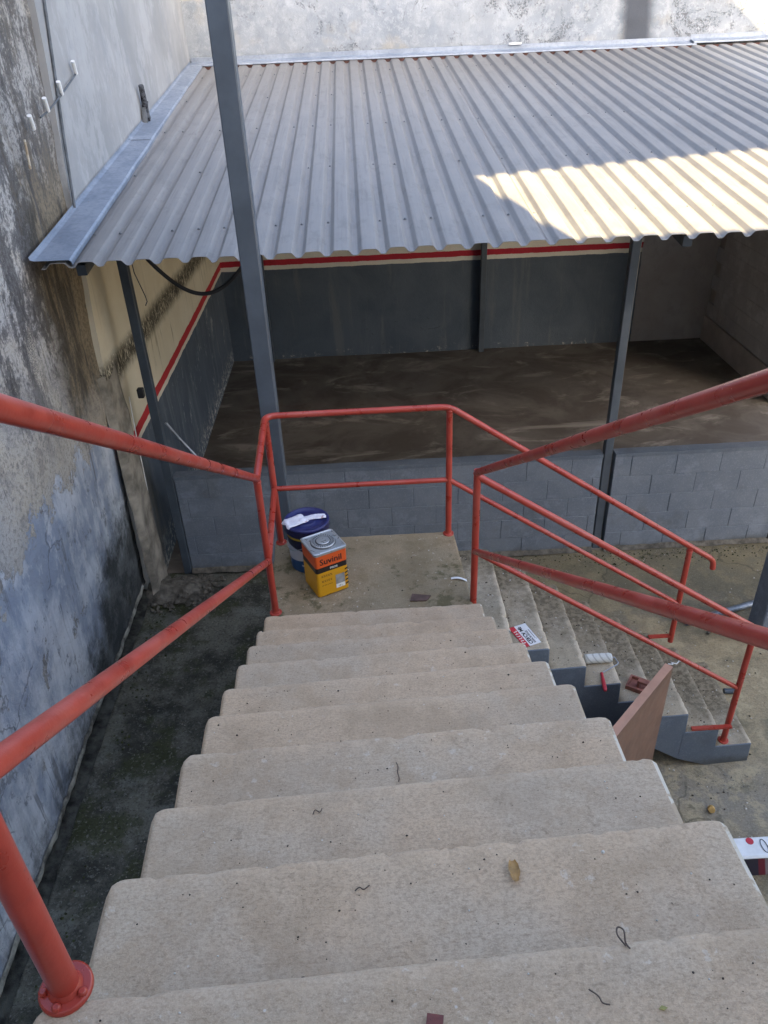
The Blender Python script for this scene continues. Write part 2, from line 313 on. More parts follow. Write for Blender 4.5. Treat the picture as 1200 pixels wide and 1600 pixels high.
def m_red():
    b = NB('red_rail_paint'); v = b.pos()
    n = b.noise(9, 5, .6, v); f = b.noise(60, 4, .7, v)
    c = b.mix(b.step(n, .35, .65), (.30, .034, .021), (.37, .048, .030))
    c = b.mix(b.mul(b.step(f, .62, .74), .3), c, (.42, .11, .08))
    c = b.mix(b.mul(b.step(b.noise(3.2, 5, .65, b.scale(v, (1, 1, 1), (5, 5, 5))), .5, .62), .4), c, (.37, .085, .06))
    c = b.mix(b.mul(b.step(b.noise(70, 4, .7, v), .68, .74), .4), c, (.17, .05, .03))
    c = b.mix(b.mul(b.mul(b.step(b.voro(30), .04, .08, 1, 0), b.step(b.noise(5, 2), .55, .62)), .8), c, (.06, .02, .015))
    return b.out(c, b.step(n, .35, .65, .26, .42), b.bump(b.add(f, n), .14, .004), 0, .5)
M['red'] = m_red()
def m_sheet(name, a, c_, k=1.):
    b = NB(name); v = b.pos(); r = b.rand()
    n = b.noise(2, 6, .65, v); st = b.noise(1, 6, .7, b.scale(v, (26, .9, 5)), .3); f = b.noise(45, 4, .75, v)
    c = b.mix(b.step(n, .35, .65), a, c_)
    c = b.mix(b.mul(b.step(st, .48, .7), .45), c, tuple(q*.66 for q in a))
    c = b.mix(b.mul(b.step(f, .62, .76), .35), c, tuple(min(1, q*1.25) for q in c_))
    c = b.mix(b.mul(r, .14), c, tuple(q*.7 for q in a))
    x, y, z = b.xyz()
    c = b.mix(b.mul(b.step(b.add(y, b.mul(b.sub(n, .5), 3)), 8.5, 10.9), .30), c, (.10, .10, .10))
    rs = b.mul(b.step(b.noise(1, 7, .75, b.scale(v, (34, 1.6, 6), (3, 1, 0)), .4), .56, .66), b.step(b.noise(1.1, 4), .48, .6))
    c = b.mix(b.mul(rs, .5), c, (.13, .105, .085))
    gz = b.step(b.noise(9, 7, .75, b.scale(v, (1, .5, 1))), .52, .64)
    c = b.mix(b.mul(gz, .28), c, tuple(q*.6 for q in a))
    return b.out(c, b.step(n, .3, .7, .6, .8), b.bump(f, .08, .003), .0, .3)
M['sheet'] = m_sheet('grey_metal_sheet', (.175, .17, .163), (.212, .207, .198))
M['pale_sheet'] = m_sheet('paler_metal_sheet', (.245, .243, .236), (.27, .268, .26))
def m_galv():
    b = NB('galvanised_flashing'); v = b.pos()
    n = b.noise(3, 6, .7, v, .5); f = b.noise(28, 5, .7, v); st = b.noise(1, 5, .7, b.scale(v, (30, 2, 10)))
    c = b.mix(b.step(n, .35, .65), (.165, .195, .24), (.235, .268, .315))
    c = b.mix(b.mul(b.step(f, .5, .7), .4), c, (.125, .15, .19))
    c = b.mix(b.mul(b.step(b.noise(13, 6, .7, v), .66, .72), .7), c, (.2, .11, .06))
    return b.out(c, b.step(f, .3, .7, .5, .7), b.bump(st, .1, .004), .15, .4)
M['galv'] = m_galv()
M['rust'] = plain('red_oxide_steel', (.07, .030, .025), .75, 0, .3, 14)
M['black'] = plain('black_rubber', (.018, .019, .022), .55, 0, .2, 12)
M['cable'] = plain('grey_cable', (.09, .10, .11), .6, 0, .2, 12)
M['white'] = plain('white_plastic', (.72, .72, .70), .45, 0, .06, 15, .05)
M['board'] = plain('brown_board_face', (.165, .092, .060), .6, 0, .12, 4, .1)
M['board_edge'] = plain('brown_board_edge', (.42, .235, .16), .65, 0, .10, 6, .1)
M['clip'] = plain('aged_white_plastic', (.40, .41, .42), .6, 0, .1, 15)
M['pipe'] = plain('zinc_pipe', (.30, .33, .37), .45, .5, .2, 16)
M['rock'] = plain('broken_mortar', (.11, .10, .082), .95, 0, .35, 16, .4)
M['plinth'] = plain('plinth_render', (.46, .42, .40), .9, 0, .12, 3, .3)
M['dampfoot'] = plain('damp_wall_foot', (.045, .046, .038), .9, 0, .55, 11, .6)
M['strip'] = plain('raw_concrete_strip', (.24, .215, .175), .95, 0, .35, 5, .5)
M['ridge'] = plain('broken_plaster_edge', (.20, .195, .165), .95, 0, .5, 9, .6)
M['house'] = plain('pale_render', (.74, .72, .68), .9, 0, .08, 2, .2)  # pale so the added blocker bounces light; wall cores share it
# ------------------------------------------------------------------ object helpers
ROOT = {}
def tag(o, label=None, cat=None, group=None, kind=None):
    for k, v in (('label', label), ('category', cat), ('group', group), ('kind', kind)):
        if v: o[k] = v
    return o
def thing(name, loc, label, cat, group=None):
    o = bpy.data.objects.new(name, None); o.empty_display_size = .1; C.objects.link(o); o.location = loc
    ROOT[o.name] = Vector(loc); return tag(o, label, cat, group)
def rootloc(p):
    while p is not None:
        if p.name in ROOT: return ROOT[p.name]
        p = p.parent
    return Vector((0, 0, 0))
class MB:
    def __init__(s): s.v = []; s.f = []; s.mi = []; s.sm = []
    def add(s, vs, fs, mi=0, smooth=False):
        o = len(s.v); s.v += [Vector(q) for q in vs]
        for f in fs: s.f.append(tuple(i+o for i in f)); s.mi.append(mi); s.sm.append(smooth)
        return s
    def box(s, x0, x1, y0, y1, z0, z1, mi=0, bev=0.):
        if bev <= 0:
            v = [(x, y, z) for z in (z0, z1) for y in (y0, y1) for x in (x0, x1)]
            return s.add(v, [(0, 2, 3, 1), (4, 5, 7, 6), (0, 1, 5, 4), (2, 6, 7, 3), (0, 4, 6, 2), (1, 3, 7, 5)], mi)
        # chamfered box: 24 vertices
        vs = []; idx = {}
        for ix in (0, 1):
            for iy in (0, 1):
                for iz in (0, 1):
                    p = [(x0, x1)[ix], (y0, y1)[iy], (z0, z1)[iz]]; sg = [1-2*ix, 1-2*iy, 1-2*iz]
                    for a in range(3):
                        q = [p[k] + (0 if k == a else sg[k]*bev) for k in range(3)]
                        idx[(ix, iy, iz, a)] = len(vs); vs.append(tuple(q))
        fs = []
        for a in range(3):
            o1, o2 = [k for k in range(3) if k != a]
            for sdd in (0, 1):
                lo = []
                for (p, q) in ((0, 0), (1, 0), (1, 1), (0, 1)):
                    t = [0]*3; t[a] = sdd; t[o1] = p; t[o2] = q; lo.append(idx[(*t, a)])
                fs.append(tuple(lo))
        for a in range(3):                       # edges along axis a
            o1, o2 = [k for k in range(3) if k != a]
            for p in (0, 1):
                for q in (0, 1):
                    t0 = [0]*3; t0[o1] = p; t0[o2] = q; t1 = list(t0); t1[a] = 1
                    fs.append((idx[(*t0, o1)], idx[(*t1, o1)], idx[(*t1, o2)], idx[(*t0, o2)]))
        for ix in (0, 1):
            for iy in (0, 1):
                for iz in (0, 1): fs.append(tuple(idx[(ix, iy, iz, a)] for a in range(3)))
        return s.add(vs, fs, mi)
    def tube(s, pts, r, seg=14, mi=0, cap=True, r1=None):
        pts = [Vector(p) for p in pts]; n = len(pts); o = len(s.v); t0 = (pts[1]-pts[0]).normalized()
        u = t0.orthogonal().normalized(); vs = []
        for i, p in enumerate(pts):
            if i == 0: t = pts[1]-pts[0]
            elif i == n-1: t = pts[-1]-pts[-2]
            else: t = (pts[i+1]-pts[i]).normalized() + (pts[i]-pts[i-1]).normalized()
            t.normalize(); u = (u - t*u.dot(t)).normalized(); q = t.cross(u)
            k = 1.
            if 0 < i < n-1:
                cs = t.dot((pts[i+1]-pts[i]).normalized()); k = 1./max(.7, cs)**.5
            rr = r if r1 is None else r + (r1-r)*i/(n-1)
            for j in range(seg):
                a = 2*math.pi*j/seg; vs.append(p + (u*math.cos(a) + q*math.sin(a))*rr*k)
        fs = [(i*seg+j, i*seg+(j+1) % seg, (i+1)*seg+(j+1) % seg, (i+1)*seg+j) for i in range(n-1) for j in range(seg)]
        s.add(vs, fs, mi, True)
        if cap:
            s.add([vs[j] for j in range(seg)][::-1], [tuple(range(seg))], mi)
            s.add([vs[(n-1)*seg+j] for j in range(seg)], [tuple(range(seg))], mi)
        return s
    def lathe(s, prof, cx, cy, cz, seg=32, mi=0, axis=None, smooth=True):
        """prof: (radius, height) pairs from bottom to top"""
        vs = []
        for (r, h) in prof:
            for j in range(seg):
                a = 2*math.pi*j/seg; p = Vector((r*math.cos(a), r*math.sin(a), h))
                if axis is not None: p = axis @ p
                vs.append(p + Vector((cx, cy, cz)))
        n = len(prof)
        fs = [(i*seg+j, i*seg+(j+1) % seg, (i+1)*seg+(j+1) % seg, (i+1)*seg+j) for i in range(n-1) for j in range(seg)]
        s.add(vs, fs, mi, smooth)
        s.add(vs[:seg][::-1], [tuple(range(seg))], mi); s.add(vs[-seg:], [tuple(range(seg))], mi)
        return s
    def build(s, name, mats, parent=None, merge=False, rot=None):
        off = rootloc(parent) if parent is not None else Vector((0, 0, 0))
        me = bpy.data.meshes.new(name); me.from_pydata([tuple(v-off) for v in s.v], [], s.f)
        if not isinstance(mats, (list, tuple)): mats = [mats]
        for q in mats: me.materials.append(q)
        me.polygons.foreach_set('material_index', s.mi); me.polygons.foreach_set('use_smooth', s.sm)
        if merge:
            import bmesh
            bm = bmesh.new(); bm.from_mesh(me); bmesh.ops.remove_doubles(bm, verts=bm.verts, dist=1e-5)
            bmesh.ops.recalc_face_normals(bm, faces=bm.faces); bm.to_mesh(me); bm.free()
        me.update()
        o = bpy.data.objects.new(name, me); C.objects.link(o)
        if parent is not None: o.parent = parent
        return o
def rnd(a, b): return random.uniform(a, b)
def nz(x, y, z=0., s=1.): return noise.noise(Vector((x*s, y*s, z*s)))
def fbm(x, y, z=0., s=1.): return nz(x, y, z, s) + .5*nz(x, y, z, s*2.1) + .25*nz(x, y, z, s*4.3)
def grid(fn, nu, nv):
    vs = [fn(i/nu, j/nv) for j in range(nv+1) for i in range(nu+1)]
    fs = [(j*(nu+1)+i, j*(nu+1)+i+1, (j+1)*(nu+1)+i+1, (j+1)*(nu+1)+i) for j in range(nv) for i in range(nu)]
    return vs, fs
def copy_part(o, parent, loc=None):
    c = o.copy(); C.objects.link(c); c.parent = parent
    if loc is not None: c.location = loc
    return c
def bend(p0, p1, p2, r, k=6):
    """points of a rounded corner at p1"""
    p0, p1, p2 = Vector(p0), Vector(p1), Vector(p2)
    a = p1 + (p0-p1).normalized()*r; b = p1 + (p2-p1).normalized()*r
    return [(a*(1-t)*(1-t) + p1*2*t*(1-t) + b*t*t) for t in [i/k for i in range(k+1)]]
# ================================================================== ground
def gfn(u, v):
    x = -2.6 + 7.9*u; y = -2.1 + 8.0*v
    z = .012*fbm(x, y, 0, .9)
    if x < .2 and y > 4.22 + .05*nz(x, 0, 3, 2): z -= .022
    if x < -1.2: z += .05*max(0, (-1.75-x))*1.2
    return (x, y, z)
vs, fs = grid(gfn, 110, 120)
tag(MB().add(vs, fs, 0, True).build('ground', M['ground']), kind='structure')
mb = MB().add([(-120, -120, -.05), (120, -120, -.05), (120, 120, -.05), (-120, 120, -.05)], [(0, 1, 2, 3)])
tag(mb.build('surrounding_ground', M['ground']), kind='structure')
vs, fs = grid(lambda u, v: (-2.2+7.6*u, 5.885+5.4*v, .004+.008*fbm(-2.2+7.6*u, 5.9+5.4*v, 1, .8)), 50, 40)
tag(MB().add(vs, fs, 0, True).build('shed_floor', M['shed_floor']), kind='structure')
# ================================================================== left boundary wall
t = thing('boundary_wall', (-2.1, 2, 0), 'old boundary wall of mould-stained plaster with pale blue limewash beside the stairs', 'wall')
zb = lambda y: .13 + .03*nz(y, 0, 0, 3) + .02*nz(y, 0, 0, 11)
def wx(y, z):
    lean = .085*max(0, (1.9-z))/1.9
    return -2.0 - lean + .016*fbm(y, z, 0, 1.1) + .006*fbm(y, z, 5, 6) + .012*max(0, 1-abs(z-zb(y))/.05)
def yend(z): return 5.60 + max(0, z-2.1)*.16
zb = lambda y: .13 + .03*nz(y, 0, 0, 3) + .02*nz(y, 0, 0, 11)
def wfn(u, v):
    z = v*5.1; y = -3 + (yend(z)+3)*u
    z = zb(y) + (5.1-zb(y))*v
    return (wx(y, z), y, z)
vs, fs = grid(wfn, 170, 110)
mb = MB().add(vs, fs, 0, True)
n = 171                                               # broken lower lip of the plaster
lip = [(vs[i][0], vs[i][1], vs[i][2]) for i in range(n)] + [(vs[i][0]-.07, vs[i][1], vs[i][2]+.012) for i in range(n)]
mb.build('plaster', M['stained'], t)
mb = MB().add(lip, [(i, i+1, n+i+1, n+i) for i in range(n-1)])
def rfn(u, v):                                        # ragged pale ridge along the broken lower edge
    y = -2.5+8.0*v; k = .014+.012*abs(nz(y, 0, 5, 6)); z = zb(y)
    return (wx(y, z+.03)+.004+k*math.sin(math.pi*u)*(.6+.4*nz(y, 1, 2, 17)), y, z-.012+.055*u+.008*nz(y, u, 3, 14))
vs, fs = grid(rfn, 4, 260)
mb.add(vs, fs, 0, True); mb.build('plaster_edge', M['ridge'], t)
MB().box(-2.5, -2.135, -3, 5.6, 0, 5.08).build('wall_core', M['dampfoot'], t)
vs, fs = grid(lambda u, v: (-2.10+.02*fbm(0, -2.5+8.1*v, 0, 3) + .085*u - .13*(1-u), -2.5+8.1*v, .035+.055*(1-u)+.012*fbm(u, -2.5+8.1*v, 0, 5)), 5, 120)
MB().add(vs, fs, 0, True).build('wall_footing', M['dampfoot'], t)
# upright strip of raw concrete at the wall end
vs, fs = grid(lambda u, v: (-1.935 + .010*fbm(u*.6, v*2.1, 4, 3) - (.05 if u in (0, 1) else 0) - .03*v**6, 5.49+.40*u+.018*nz(v*4, u, 0, 2), 2.12*v+(.03*nz(u*3, 0, 2, 3) if v == 1 else 0)), 10, 60)
MB().add(vs, fs, 0, True).build('concrete_strip', M['strip'], t)
# ================================================================== side wall of the shed (white above, slate below)
t = thing('side_wall', (-2.0, 8.3, 0), 'white limewashed wall left of the shed with red line over slate dado', 'wall')
def sfn(u, v):
    z = 5.1*v; ys = yend(z) - .03 + .012*nz(z, 1, 0, 5); y = ys + (11.3-ys)*u
    return (-1.962 + .008*fbm(y, z, 7, 1.3) + .003*nz(y, z, 3, 9), y, z)
vs, fs = grid(sfn, 90, 100)
mb = MB().add(vs, fs, 0, True)
edge = [vs[j*91] for j in range(101)]
mb.add(edge + [(p[0]-.05, p[1]-.004, p[2]) for p in edge], [(j, j+1, 101+j+1, 101+j) for j in range(100)])
mb.build('wall_face', M['side'], t)
MB().box(-2.45, -2.01, 5.64, 11.5, 0, 5.08).build('wall_core', M['house'], t)
# ================================================================== back wall
t = thing('back_wall', (1.8, 11.3, 0), 'rough whitewashed back wall with slate dado and red line inside the shed', 'wall')
def bfn(u, v):
    x = -1.97 + 9.9*u; z = 5.0*v
    k = 1. if z > 3.8 else .3
    return (x, 11.20 + k*.022*fbm(x, z, 2, 1.8) + k*.012*fbm(x, z, 9, 6), z)
vs, fs = grid(bfn, 150, 90)
MB().add(vs, fs, 0, True).build('wall_face', M['back'], t)
MB().box(-2.4, 7.9, 11.24, 11.6, 0, 4.98).build('wall_core', M['house'], t)
# ================================================================== right wall of the shed, grey blocks
t = thing('shed_side_wall', (5.2, 9.9, 0), 'bare grey block wall closing the right end of the shed', 'wall')
MB().box(5.19, 5.36, 8.78, 11.19, 0, 3.4).build('wall_core', M['plinth'], t)
MB().box(5.14, 5.192, 8.76, 11.185, 0, .36, 0, .004).build('plinth', M['plinth'], t)
blk = MB().box(-.02, .02, -.1993, .1993, -.0993, .0993, 0, .0025)
proto = None
for r in range(15):
    z = .375 + .1 + r*.2
    if z > 3.2: break
    y = 11.175 - (.2 if r % 2 else 0.0) - .2
    while y > 8.95:
        if proto is None:
            proto = blk.build('block', M['greyblock'], None); proto.parent = t
            o = proto
        else: o = copy_part(proto, t)
        o.location = Vector((5.176 + rnd(-.001, .001), y, z)) - ROOT[t.name]
        y -= .4
# ================================================================== low block wall in front of the shed
def low_wall(x0, x1, label, first):
    t = thing('block_wall', ((x0+x1)/2, 5.93, 0), label, 'wall', 'slate painted block walls along the shed')
    MB().box(x0+.004, x1-.004, 5.887, 5.972, 0, 1.0).build('mortar', M['slate'], t)
    # capping with small unevenness
    vs, fs = grid(lambda u, v: (x0+(x1-x0)*u, 5.874+.103*v+.003*nz(x0+u*4, 0, 2, 5), 1.034+.004*fbm(x0+4*u, v*.1, 3, 3)), 60, 2)
    mb = MB().add(vs, fs)
    n = 61; f = [vs[i] for i in range(n)]
    mb.add(f + [(p[0], p[1]+.001, 1.0) for p in f], [(i, n+i, n+i+1, i+1) for i in range(n-1)])
    bk = [vs[2*n+i] for i in range(n)]
    mb.add(bk + [(p[0], p[1], 1.0) for p in bk], [(i, i+1, n+i+1, n+i) for i in range(n-1)])
    mb.add([vs[0], vs[2*n], (x0, vs[2*n][1], 1.0), (x0, vs[0][1], 1.0)], [(0, 1, 2, 3)])
    mb.build('capping', M['slate'], t)
    full = None
    for r in range(5):
        x = x0 - (.2 if r % 2 else 0) - first
        while x < x1:
            a, c = max(x, x0), min(x+.4, x1)
            if c-a > .05:
                dy = rnd(-.0018, .0018)
                wv = c-a
                if wv > .395:
                    if full is None:
                        full = MB().box(-.1982, .1982, -.02, .02, -.0985, .0985, 0, .0035).build('block', M['block'], None); full.parent = t; o = full
                    else: o = copy_part(full, t)
                else:
                    o = MB().box(-wv/2+.0018, wv/2-.0018, -.02, .02, -.0985, .0985, 0, .0035).build('block', M['block'], None); o.parent = t
                o.location = Vector(((a+c)/2, 5.9025+dy, .1+.2*r)) - ROOT[t.name]
                o.rotation_euler = (rnd(-.006, .006), 0, rnd(-.004, .004))
            x += .4
    vs, fs = grid(lambda u, v: (x0+(x1-x0)*u, 5.845+.045*v+.010*nz(x0+u*5, v, 2, 4), .012+.045*v+.01*fbm(x0+5*u, v, 0, 4)), 70, 3)
    MB().add(vs, fs, 0, True).build('footing', M['rock'], t)
low_wall(-1.705, 2.045, 'low slate painted block wall behind the landing, left of the slim shed post', .12)
low_wall(2.155, 5.13, 'low slate painted block wall at right, between the slim shed post and yard corner', .25)
# ================================================================== the shed: roof on posts
SL = .115
ZE = H-1.177
def rz(y): return ZE + SL*(y-4.76)
t = thing('lean_to_shed', (1.8, 8, 0), 'lean-to shed with grey corrugated metal roof on slim steel posts', 'shed')
PITCH, NP = .170, 6
def sheet_mesh(x0, y0, y1, npitch, mat, dz, jag):
    prof = []
    for k in range(npitch):
        b = k*PITCH
        prof += [(b, -.029), (b+.012, -.0302), (b+.026, -.029), (b+.032, -.026), (b+.052, -.003), (b+.058, 0), (b+.080, .0015), (b+.115, .0015), (b+.138, 0), (b+.144, -.003), (b+.164, -.026)]
    prof += [(npitch*PITCH, -.029), (npitch*PITCH+.026, -.029)]
    ny = 24; vs = []
    for j in range(ny+1):
        y = y0 + (y1-y0)*j/ny
        for (a, h) in prof:
            wv = .0025*nz(a+x0, y, 0, 1.7)
            vs.append((a, y + (jag*nz(x0*3, a, 0, 1) if j == 0 else 0), rz(y)+h+dz+wv))
    n = len(prof)
    fs = [(j*n+i, j*n+i+1, (j+1)*n+i+1, (j+1)*n+i) for j in range(ny) for i in range(n-1)]
    # thickness: a copy 1 mm below joined at the eave
    k = len(vs); vs2 = vs + [(p[0], p[1], p[2]-.0025) for p in vs]
    fs2 = fs + [tuple(k+i for i in reversed(f)) for f in fs] + [(i, k+i, k+i+1, i+1) for i in range(n-1)]
    return [(p[0]+x0, p[1], p[2]) for p in vs2], fs2
x = -1.90; i = 0
while x < 7.0:  # last sheets added unseen beyond the shed to stop stray sun
    pale = x > 4.0
    vs, fs = sheet_mesh(x, 4.76+rnd(-.012, .012), 11.12, NP, None, .003*(i % 2), .02)
    o = MB().add(vs, fs).build('roof_sheet', M['pale_sheet'] if pale else M['sheet'], t)
    if pale and x < 4.5: o['label'] = 'paler roof sheet at the right end'
    x += NP*PITCH; i += 1
mb = MB()
for yrow, sp in ((5.33, 0), (6.62, 1), (7.95, 0), (9.25, 1), (10.5, 0)):
    for k in range(52):
        if k % 3 == 2 and sp: continue
        if k % 4 == 3: continue
        xx = -1.90 + k*PITCH + .013
        if xx > 7.2: continue
        yy = yrow + rnd(-.012, .012)
        mb.lathe([(.010, 0), (.010, .003), (.006, .005), (.005, .009), (.002, .010)], xx+rnd(-.004, .004), yy, rz(yy)-.0285, 8)
o = mb.build('screws', M['cable'], t); o['kind'] = 'stuff'
def boxpost(x, y, wv, z0, z1, mat, name='post', d=None):
    d = d or wv
    return MB().box(x-wv/2, x+wv/2, y-d/2, y+d/2, z0, z1, 0, .004).build(name, mat, t)
boxpost(-1.745, 5.90, .07, 0, rz(5.9)-.06, M['darksteel'])
boxpost(2.10, 5.945, .07, 0, rz(5.94)-.06, M['steel'])
boxpost(-1.38, 11.10, .08, .004, rz(11.1)-.06, M['darksteel'])
boxpost(1.77, 11.10, .08, .004, rz(11.1)-.06, M['darksteel'])
def slope_beam(x, wv):
    MB().add([(x-wv, 5.0, rz(5.0)-.10), (x+wv, 5.0, rz(5.0)-.10), (x-wv, 11.12, rz(11.12)-.10), (x+wv, 11.12, rz(11.12)-.10),
              (x-wv, 5.0, rz(5.0)-.165), (x+wv, 5.0, rz(5.0)-.165), (x-wv, 11.12, rz(11.12)-.165), (x+wv, 11.12, rz(11.12)-.165)],
             [(0, 1, 3, 2), (4, 6, 7, 5), (0, 4, 5, 1), (2, 3, 7, 6), (0, 2, 6, 4), (1, 5, 7, 3)]).build('rafter', M['darksteel'], t)
for xx in (-1.745, 2.10, 5.0): slope_beam(xx, .03)
for yy in (5.33, 6.62, 7.95, 9.25, 10.5):
    MB().box(-1.9, 5.6, yy-.025, yy+.025, rz(yy)-.098, rz(yy)-.04).build('purlin', M['darksteel'], t)
# flashing along the side wall (two lapped lengths) and along the back wall
def side_flash(y0, y1, dz):
    def fn(u, v):
        y = y0+(y1-y0)*v; k = (y-4.8)/6.3
        xr = -1.715 - .075*k + .004*nz(y, 0, 4, 2)
        prof = [(-1.953, .040), (-1.950, .022), (-1.93, .014), (xr-.012, .012), (xr, .002), (xr+.002, -.02)]
        a = prof[int(round(u*5))]
        return (a[0], y - (.02*(1-u) if v == 0 else 0), rz(y)+a[1]+dz+.004*nz(a[0], y, 1, 2.2))
    vs, fs = grid(fn, 5, 24)
    k = len(vs); vs = vs + [(p[0], p[1], p[2]-.002) for p in vs]
    fs = fs + [tuple(k+i for i in reversed(f)) for f in fs] + [(i, k+i, k+i+1, i+1) for i in range(5)]
    MB().add(vs, fs).build('flashing', M['galv'], t)
side_flash(4.78, 7.62, .004); side_flash(7.55, 11.15, .008)
def back_flash(x0, x1, dz):
    def fn(u, v):
        x = x0+(x1-x0)*v
        prof = [(11.165, .085), (11.152, .082), (11.149, .040), (11.13, .030), (11.02, .012), (11.015, -.004)]
        a = prof[int(round(u*5))]
        return (x, a[0], rz(11.1)+a[1]+dz+.004*nz(x, 0, a[0], 1.4))
    vs, fs = grid(fn, 5, 40)
    MB().add(vs, [tuple(reversed(f)) for f in fs]).build('flashing', M['galv'], t)
back_flash(-1.93, 1.6, .006); back_flash(1.55, 4.32, .0); back_flash(4.28, 6.6, .022)
MB().box(-1.85, 5.6, 11.03, 11.08, rz(11.05)-.036, rz(11.05)-.002).build('wall_angle', M['rust'], t)
# ================================================================== concrete staircase
RISE = .168
ZL = H-2.816
LFT = [(-.514, .848), (-.526, 1.124), (-.540, 1.416), (-.548, 1.706), (-.559, 1.988), (-.568, 2.288), (-.578, 2.581), (-.588, 2.872), (-.596, 3.178)]
RGT = [(.635, .900), (.625, 1.185), (.618, 1.468), (.613, 1.760), (.602, 2.041), (.588, 2.324), (.578, 2.603), (.564, 2.886), (.555, 3.190)]
nos = [((-.506+.0103*k, .56-.29*k), (.645+.0103*k, .61-.29*k), H-1.136+RISE*k) for k in (3, 2, 1, 0)]
nos += [(LFT[i], RGT[i], H-1.304-RISE*i) for i in range(9)]
t = thing('concrete_staircase', (0, 3.6, 0), 'worn concrete staircase of two flights turning right at a landing', 'staircase')
def step_block(name, BL, BR, FL, FR, z, zsb, zsf, mats, seed, inset=0., nx=40, rad=.013, amp=.006, parent=None, chip=.0):
    """one step: back edge BL-BR, nosing FL-FR (plan points), top z, soffit heights at back and front.
    materials: 0 top, 1 left end, 2 right end, 3 right arris, 4 left arris"""
    BL, BR, FL, FR = [Vector((*p, 0)) for p in (BL, BR, FL, FR)]
    us = [0, .006, .012, .018, .024] + [q for q in (i/nx for i in range(1, nx)) if .03 < q < .965] + [.97, .977, .983, .988, .9925, 1.]
    wd = (FR-FL).normalized(); fwd = Vector((-wd.y, wd.x, 0))
    if fwd.dot(FL-BL) < 0: fwd = -fwd
    rows = []; TT = []
    for ui, u in enumerate(us):
        end = ui in (0, len(us)-1)
        B = BL.lerp(BR, u) + wd*(inset if u < .5 else -inset)*(1 if end or 1 else 0); F = FL.lerp(FR, u) + wd*(inset if u < .5 else -inset)
        e = (.007 if u < .5 else .0035) if end else 0.
        X = F.x*1.7 + F.y*.9
        cn = .5*amp*fbm(u*3.1, seed*7.7, 0, 2.0) + .0012*nz(u*60, seed, 3, 1) - chip*max(0, nz(u*14, seed*3.3, 1, 2.3)-.28)*.9 - .03*max(0, nz(u*31, seed*1.7, 6, 2.0)-.42)
        dist = min(u, 1-u)*(FR-FL).length
        cr = (.017 if u < .5 else .007)*max(0, 1-dist/.03)**2                    # corner of the nosing worn round
        L = (F-B).length
        prof = []
        ts = [0, .15, .35, .55, .72, .86]
        for tt in ts:
            dz = amp*.26*fbm(F.x + u, B.y + tt*.3 + seed, 2, 4) - .003*math.sin(math.pi*tt)*math.sin(math.pi*u)
            prof.append((B.lerp(F, tt*(1-rad/L)), z + dz - e)); TT.append(tt*.95)
        Fe = F + fwd*(cn - e - cr)
        for a in (0, .25, .5, .75, 1.):
            an = a*math.pi/2
            p = Fe - fwd*rad + fwd*rad*math.sin(an)
            TT.append(.97)
            prof.append((p, z - e - rad + rad*math.cos(an) + (amp*.26*fbm(F.x+u, B.y+.3+seed, 2, 4))*(1-a) - .25*max(0, -cn-.003)*(1 if a < .6 else 0)))
        prof.append((F - fwd*.002, z-RISE-.005)); prof.append((F - fwd*.002, zsf)); prof.append((B, zsb)); TT += [.5, .5, .5]
        rows.append([(p.x, p.y, h) for p, h in prof])
    n = len(rows[0]); vs = [p for r in rows for p in r]; mb = MB(); nr = len(rows)
    fs, mi = [], []
    o = len(mb.v); mb.v += [Vector(p) for p in vs]
    for i in range(nr-1):
        for j in range(n):
            mb.f.append((i*n+j, i*n+(j+1) % n, (i+1)*n+(j+1) % n, (i+1)*n+j))
            top = j < 11
            mb.mi.append(4 if i == 0 and top else 3 if i == nr-2 and top else (0 if top else 5)); mb.sm.append(top and 0 < i < nr-2)
    mb.f.append(tuple(range(n))); mb.mi.append(1); mb.sm.append(False)
    mb.f.append(tuple((nr-1)*n+j for j in reversed(range(n)))); mb.mi.append(2); mb.sm.append(False)
    o = mb.build(name, mats, parent, merge=True)
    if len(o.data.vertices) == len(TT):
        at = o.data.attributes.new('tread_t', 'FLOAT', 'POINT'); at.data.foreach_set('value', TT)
    else: print('merged', name, len(o.data.vertices), len(TT))
    return o
MT = [M['tread'], M['tread'], M['tread'], M['edge'], M['tread'], M['tread']]
prevL, prevR = (-.47, -.61), (.68, -.56)
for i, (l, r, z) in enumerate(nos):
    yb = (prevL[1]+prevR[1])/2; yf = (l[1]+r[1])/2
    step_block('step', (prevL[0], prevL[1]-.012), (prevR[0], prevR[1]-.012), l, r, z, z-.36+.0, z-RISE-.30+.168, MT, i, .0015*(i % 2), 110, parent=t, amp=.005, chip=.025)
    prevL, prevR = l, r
# upper platform the flight starts from
MB().box(-.9, 1.1, -1.98, -.615, H-.632-.15, H-.632, 0, .006).build('upper_platform', M['tread'], t)
# landing
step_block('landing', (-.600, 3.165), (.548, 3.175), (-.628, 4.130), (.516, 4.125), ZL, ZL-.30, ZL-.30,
           [M['landing'], M['landing'], M['slate'], M['landing'], M['landing'], M['slate']], 31, 0, 44, .012, .006, t, .02)
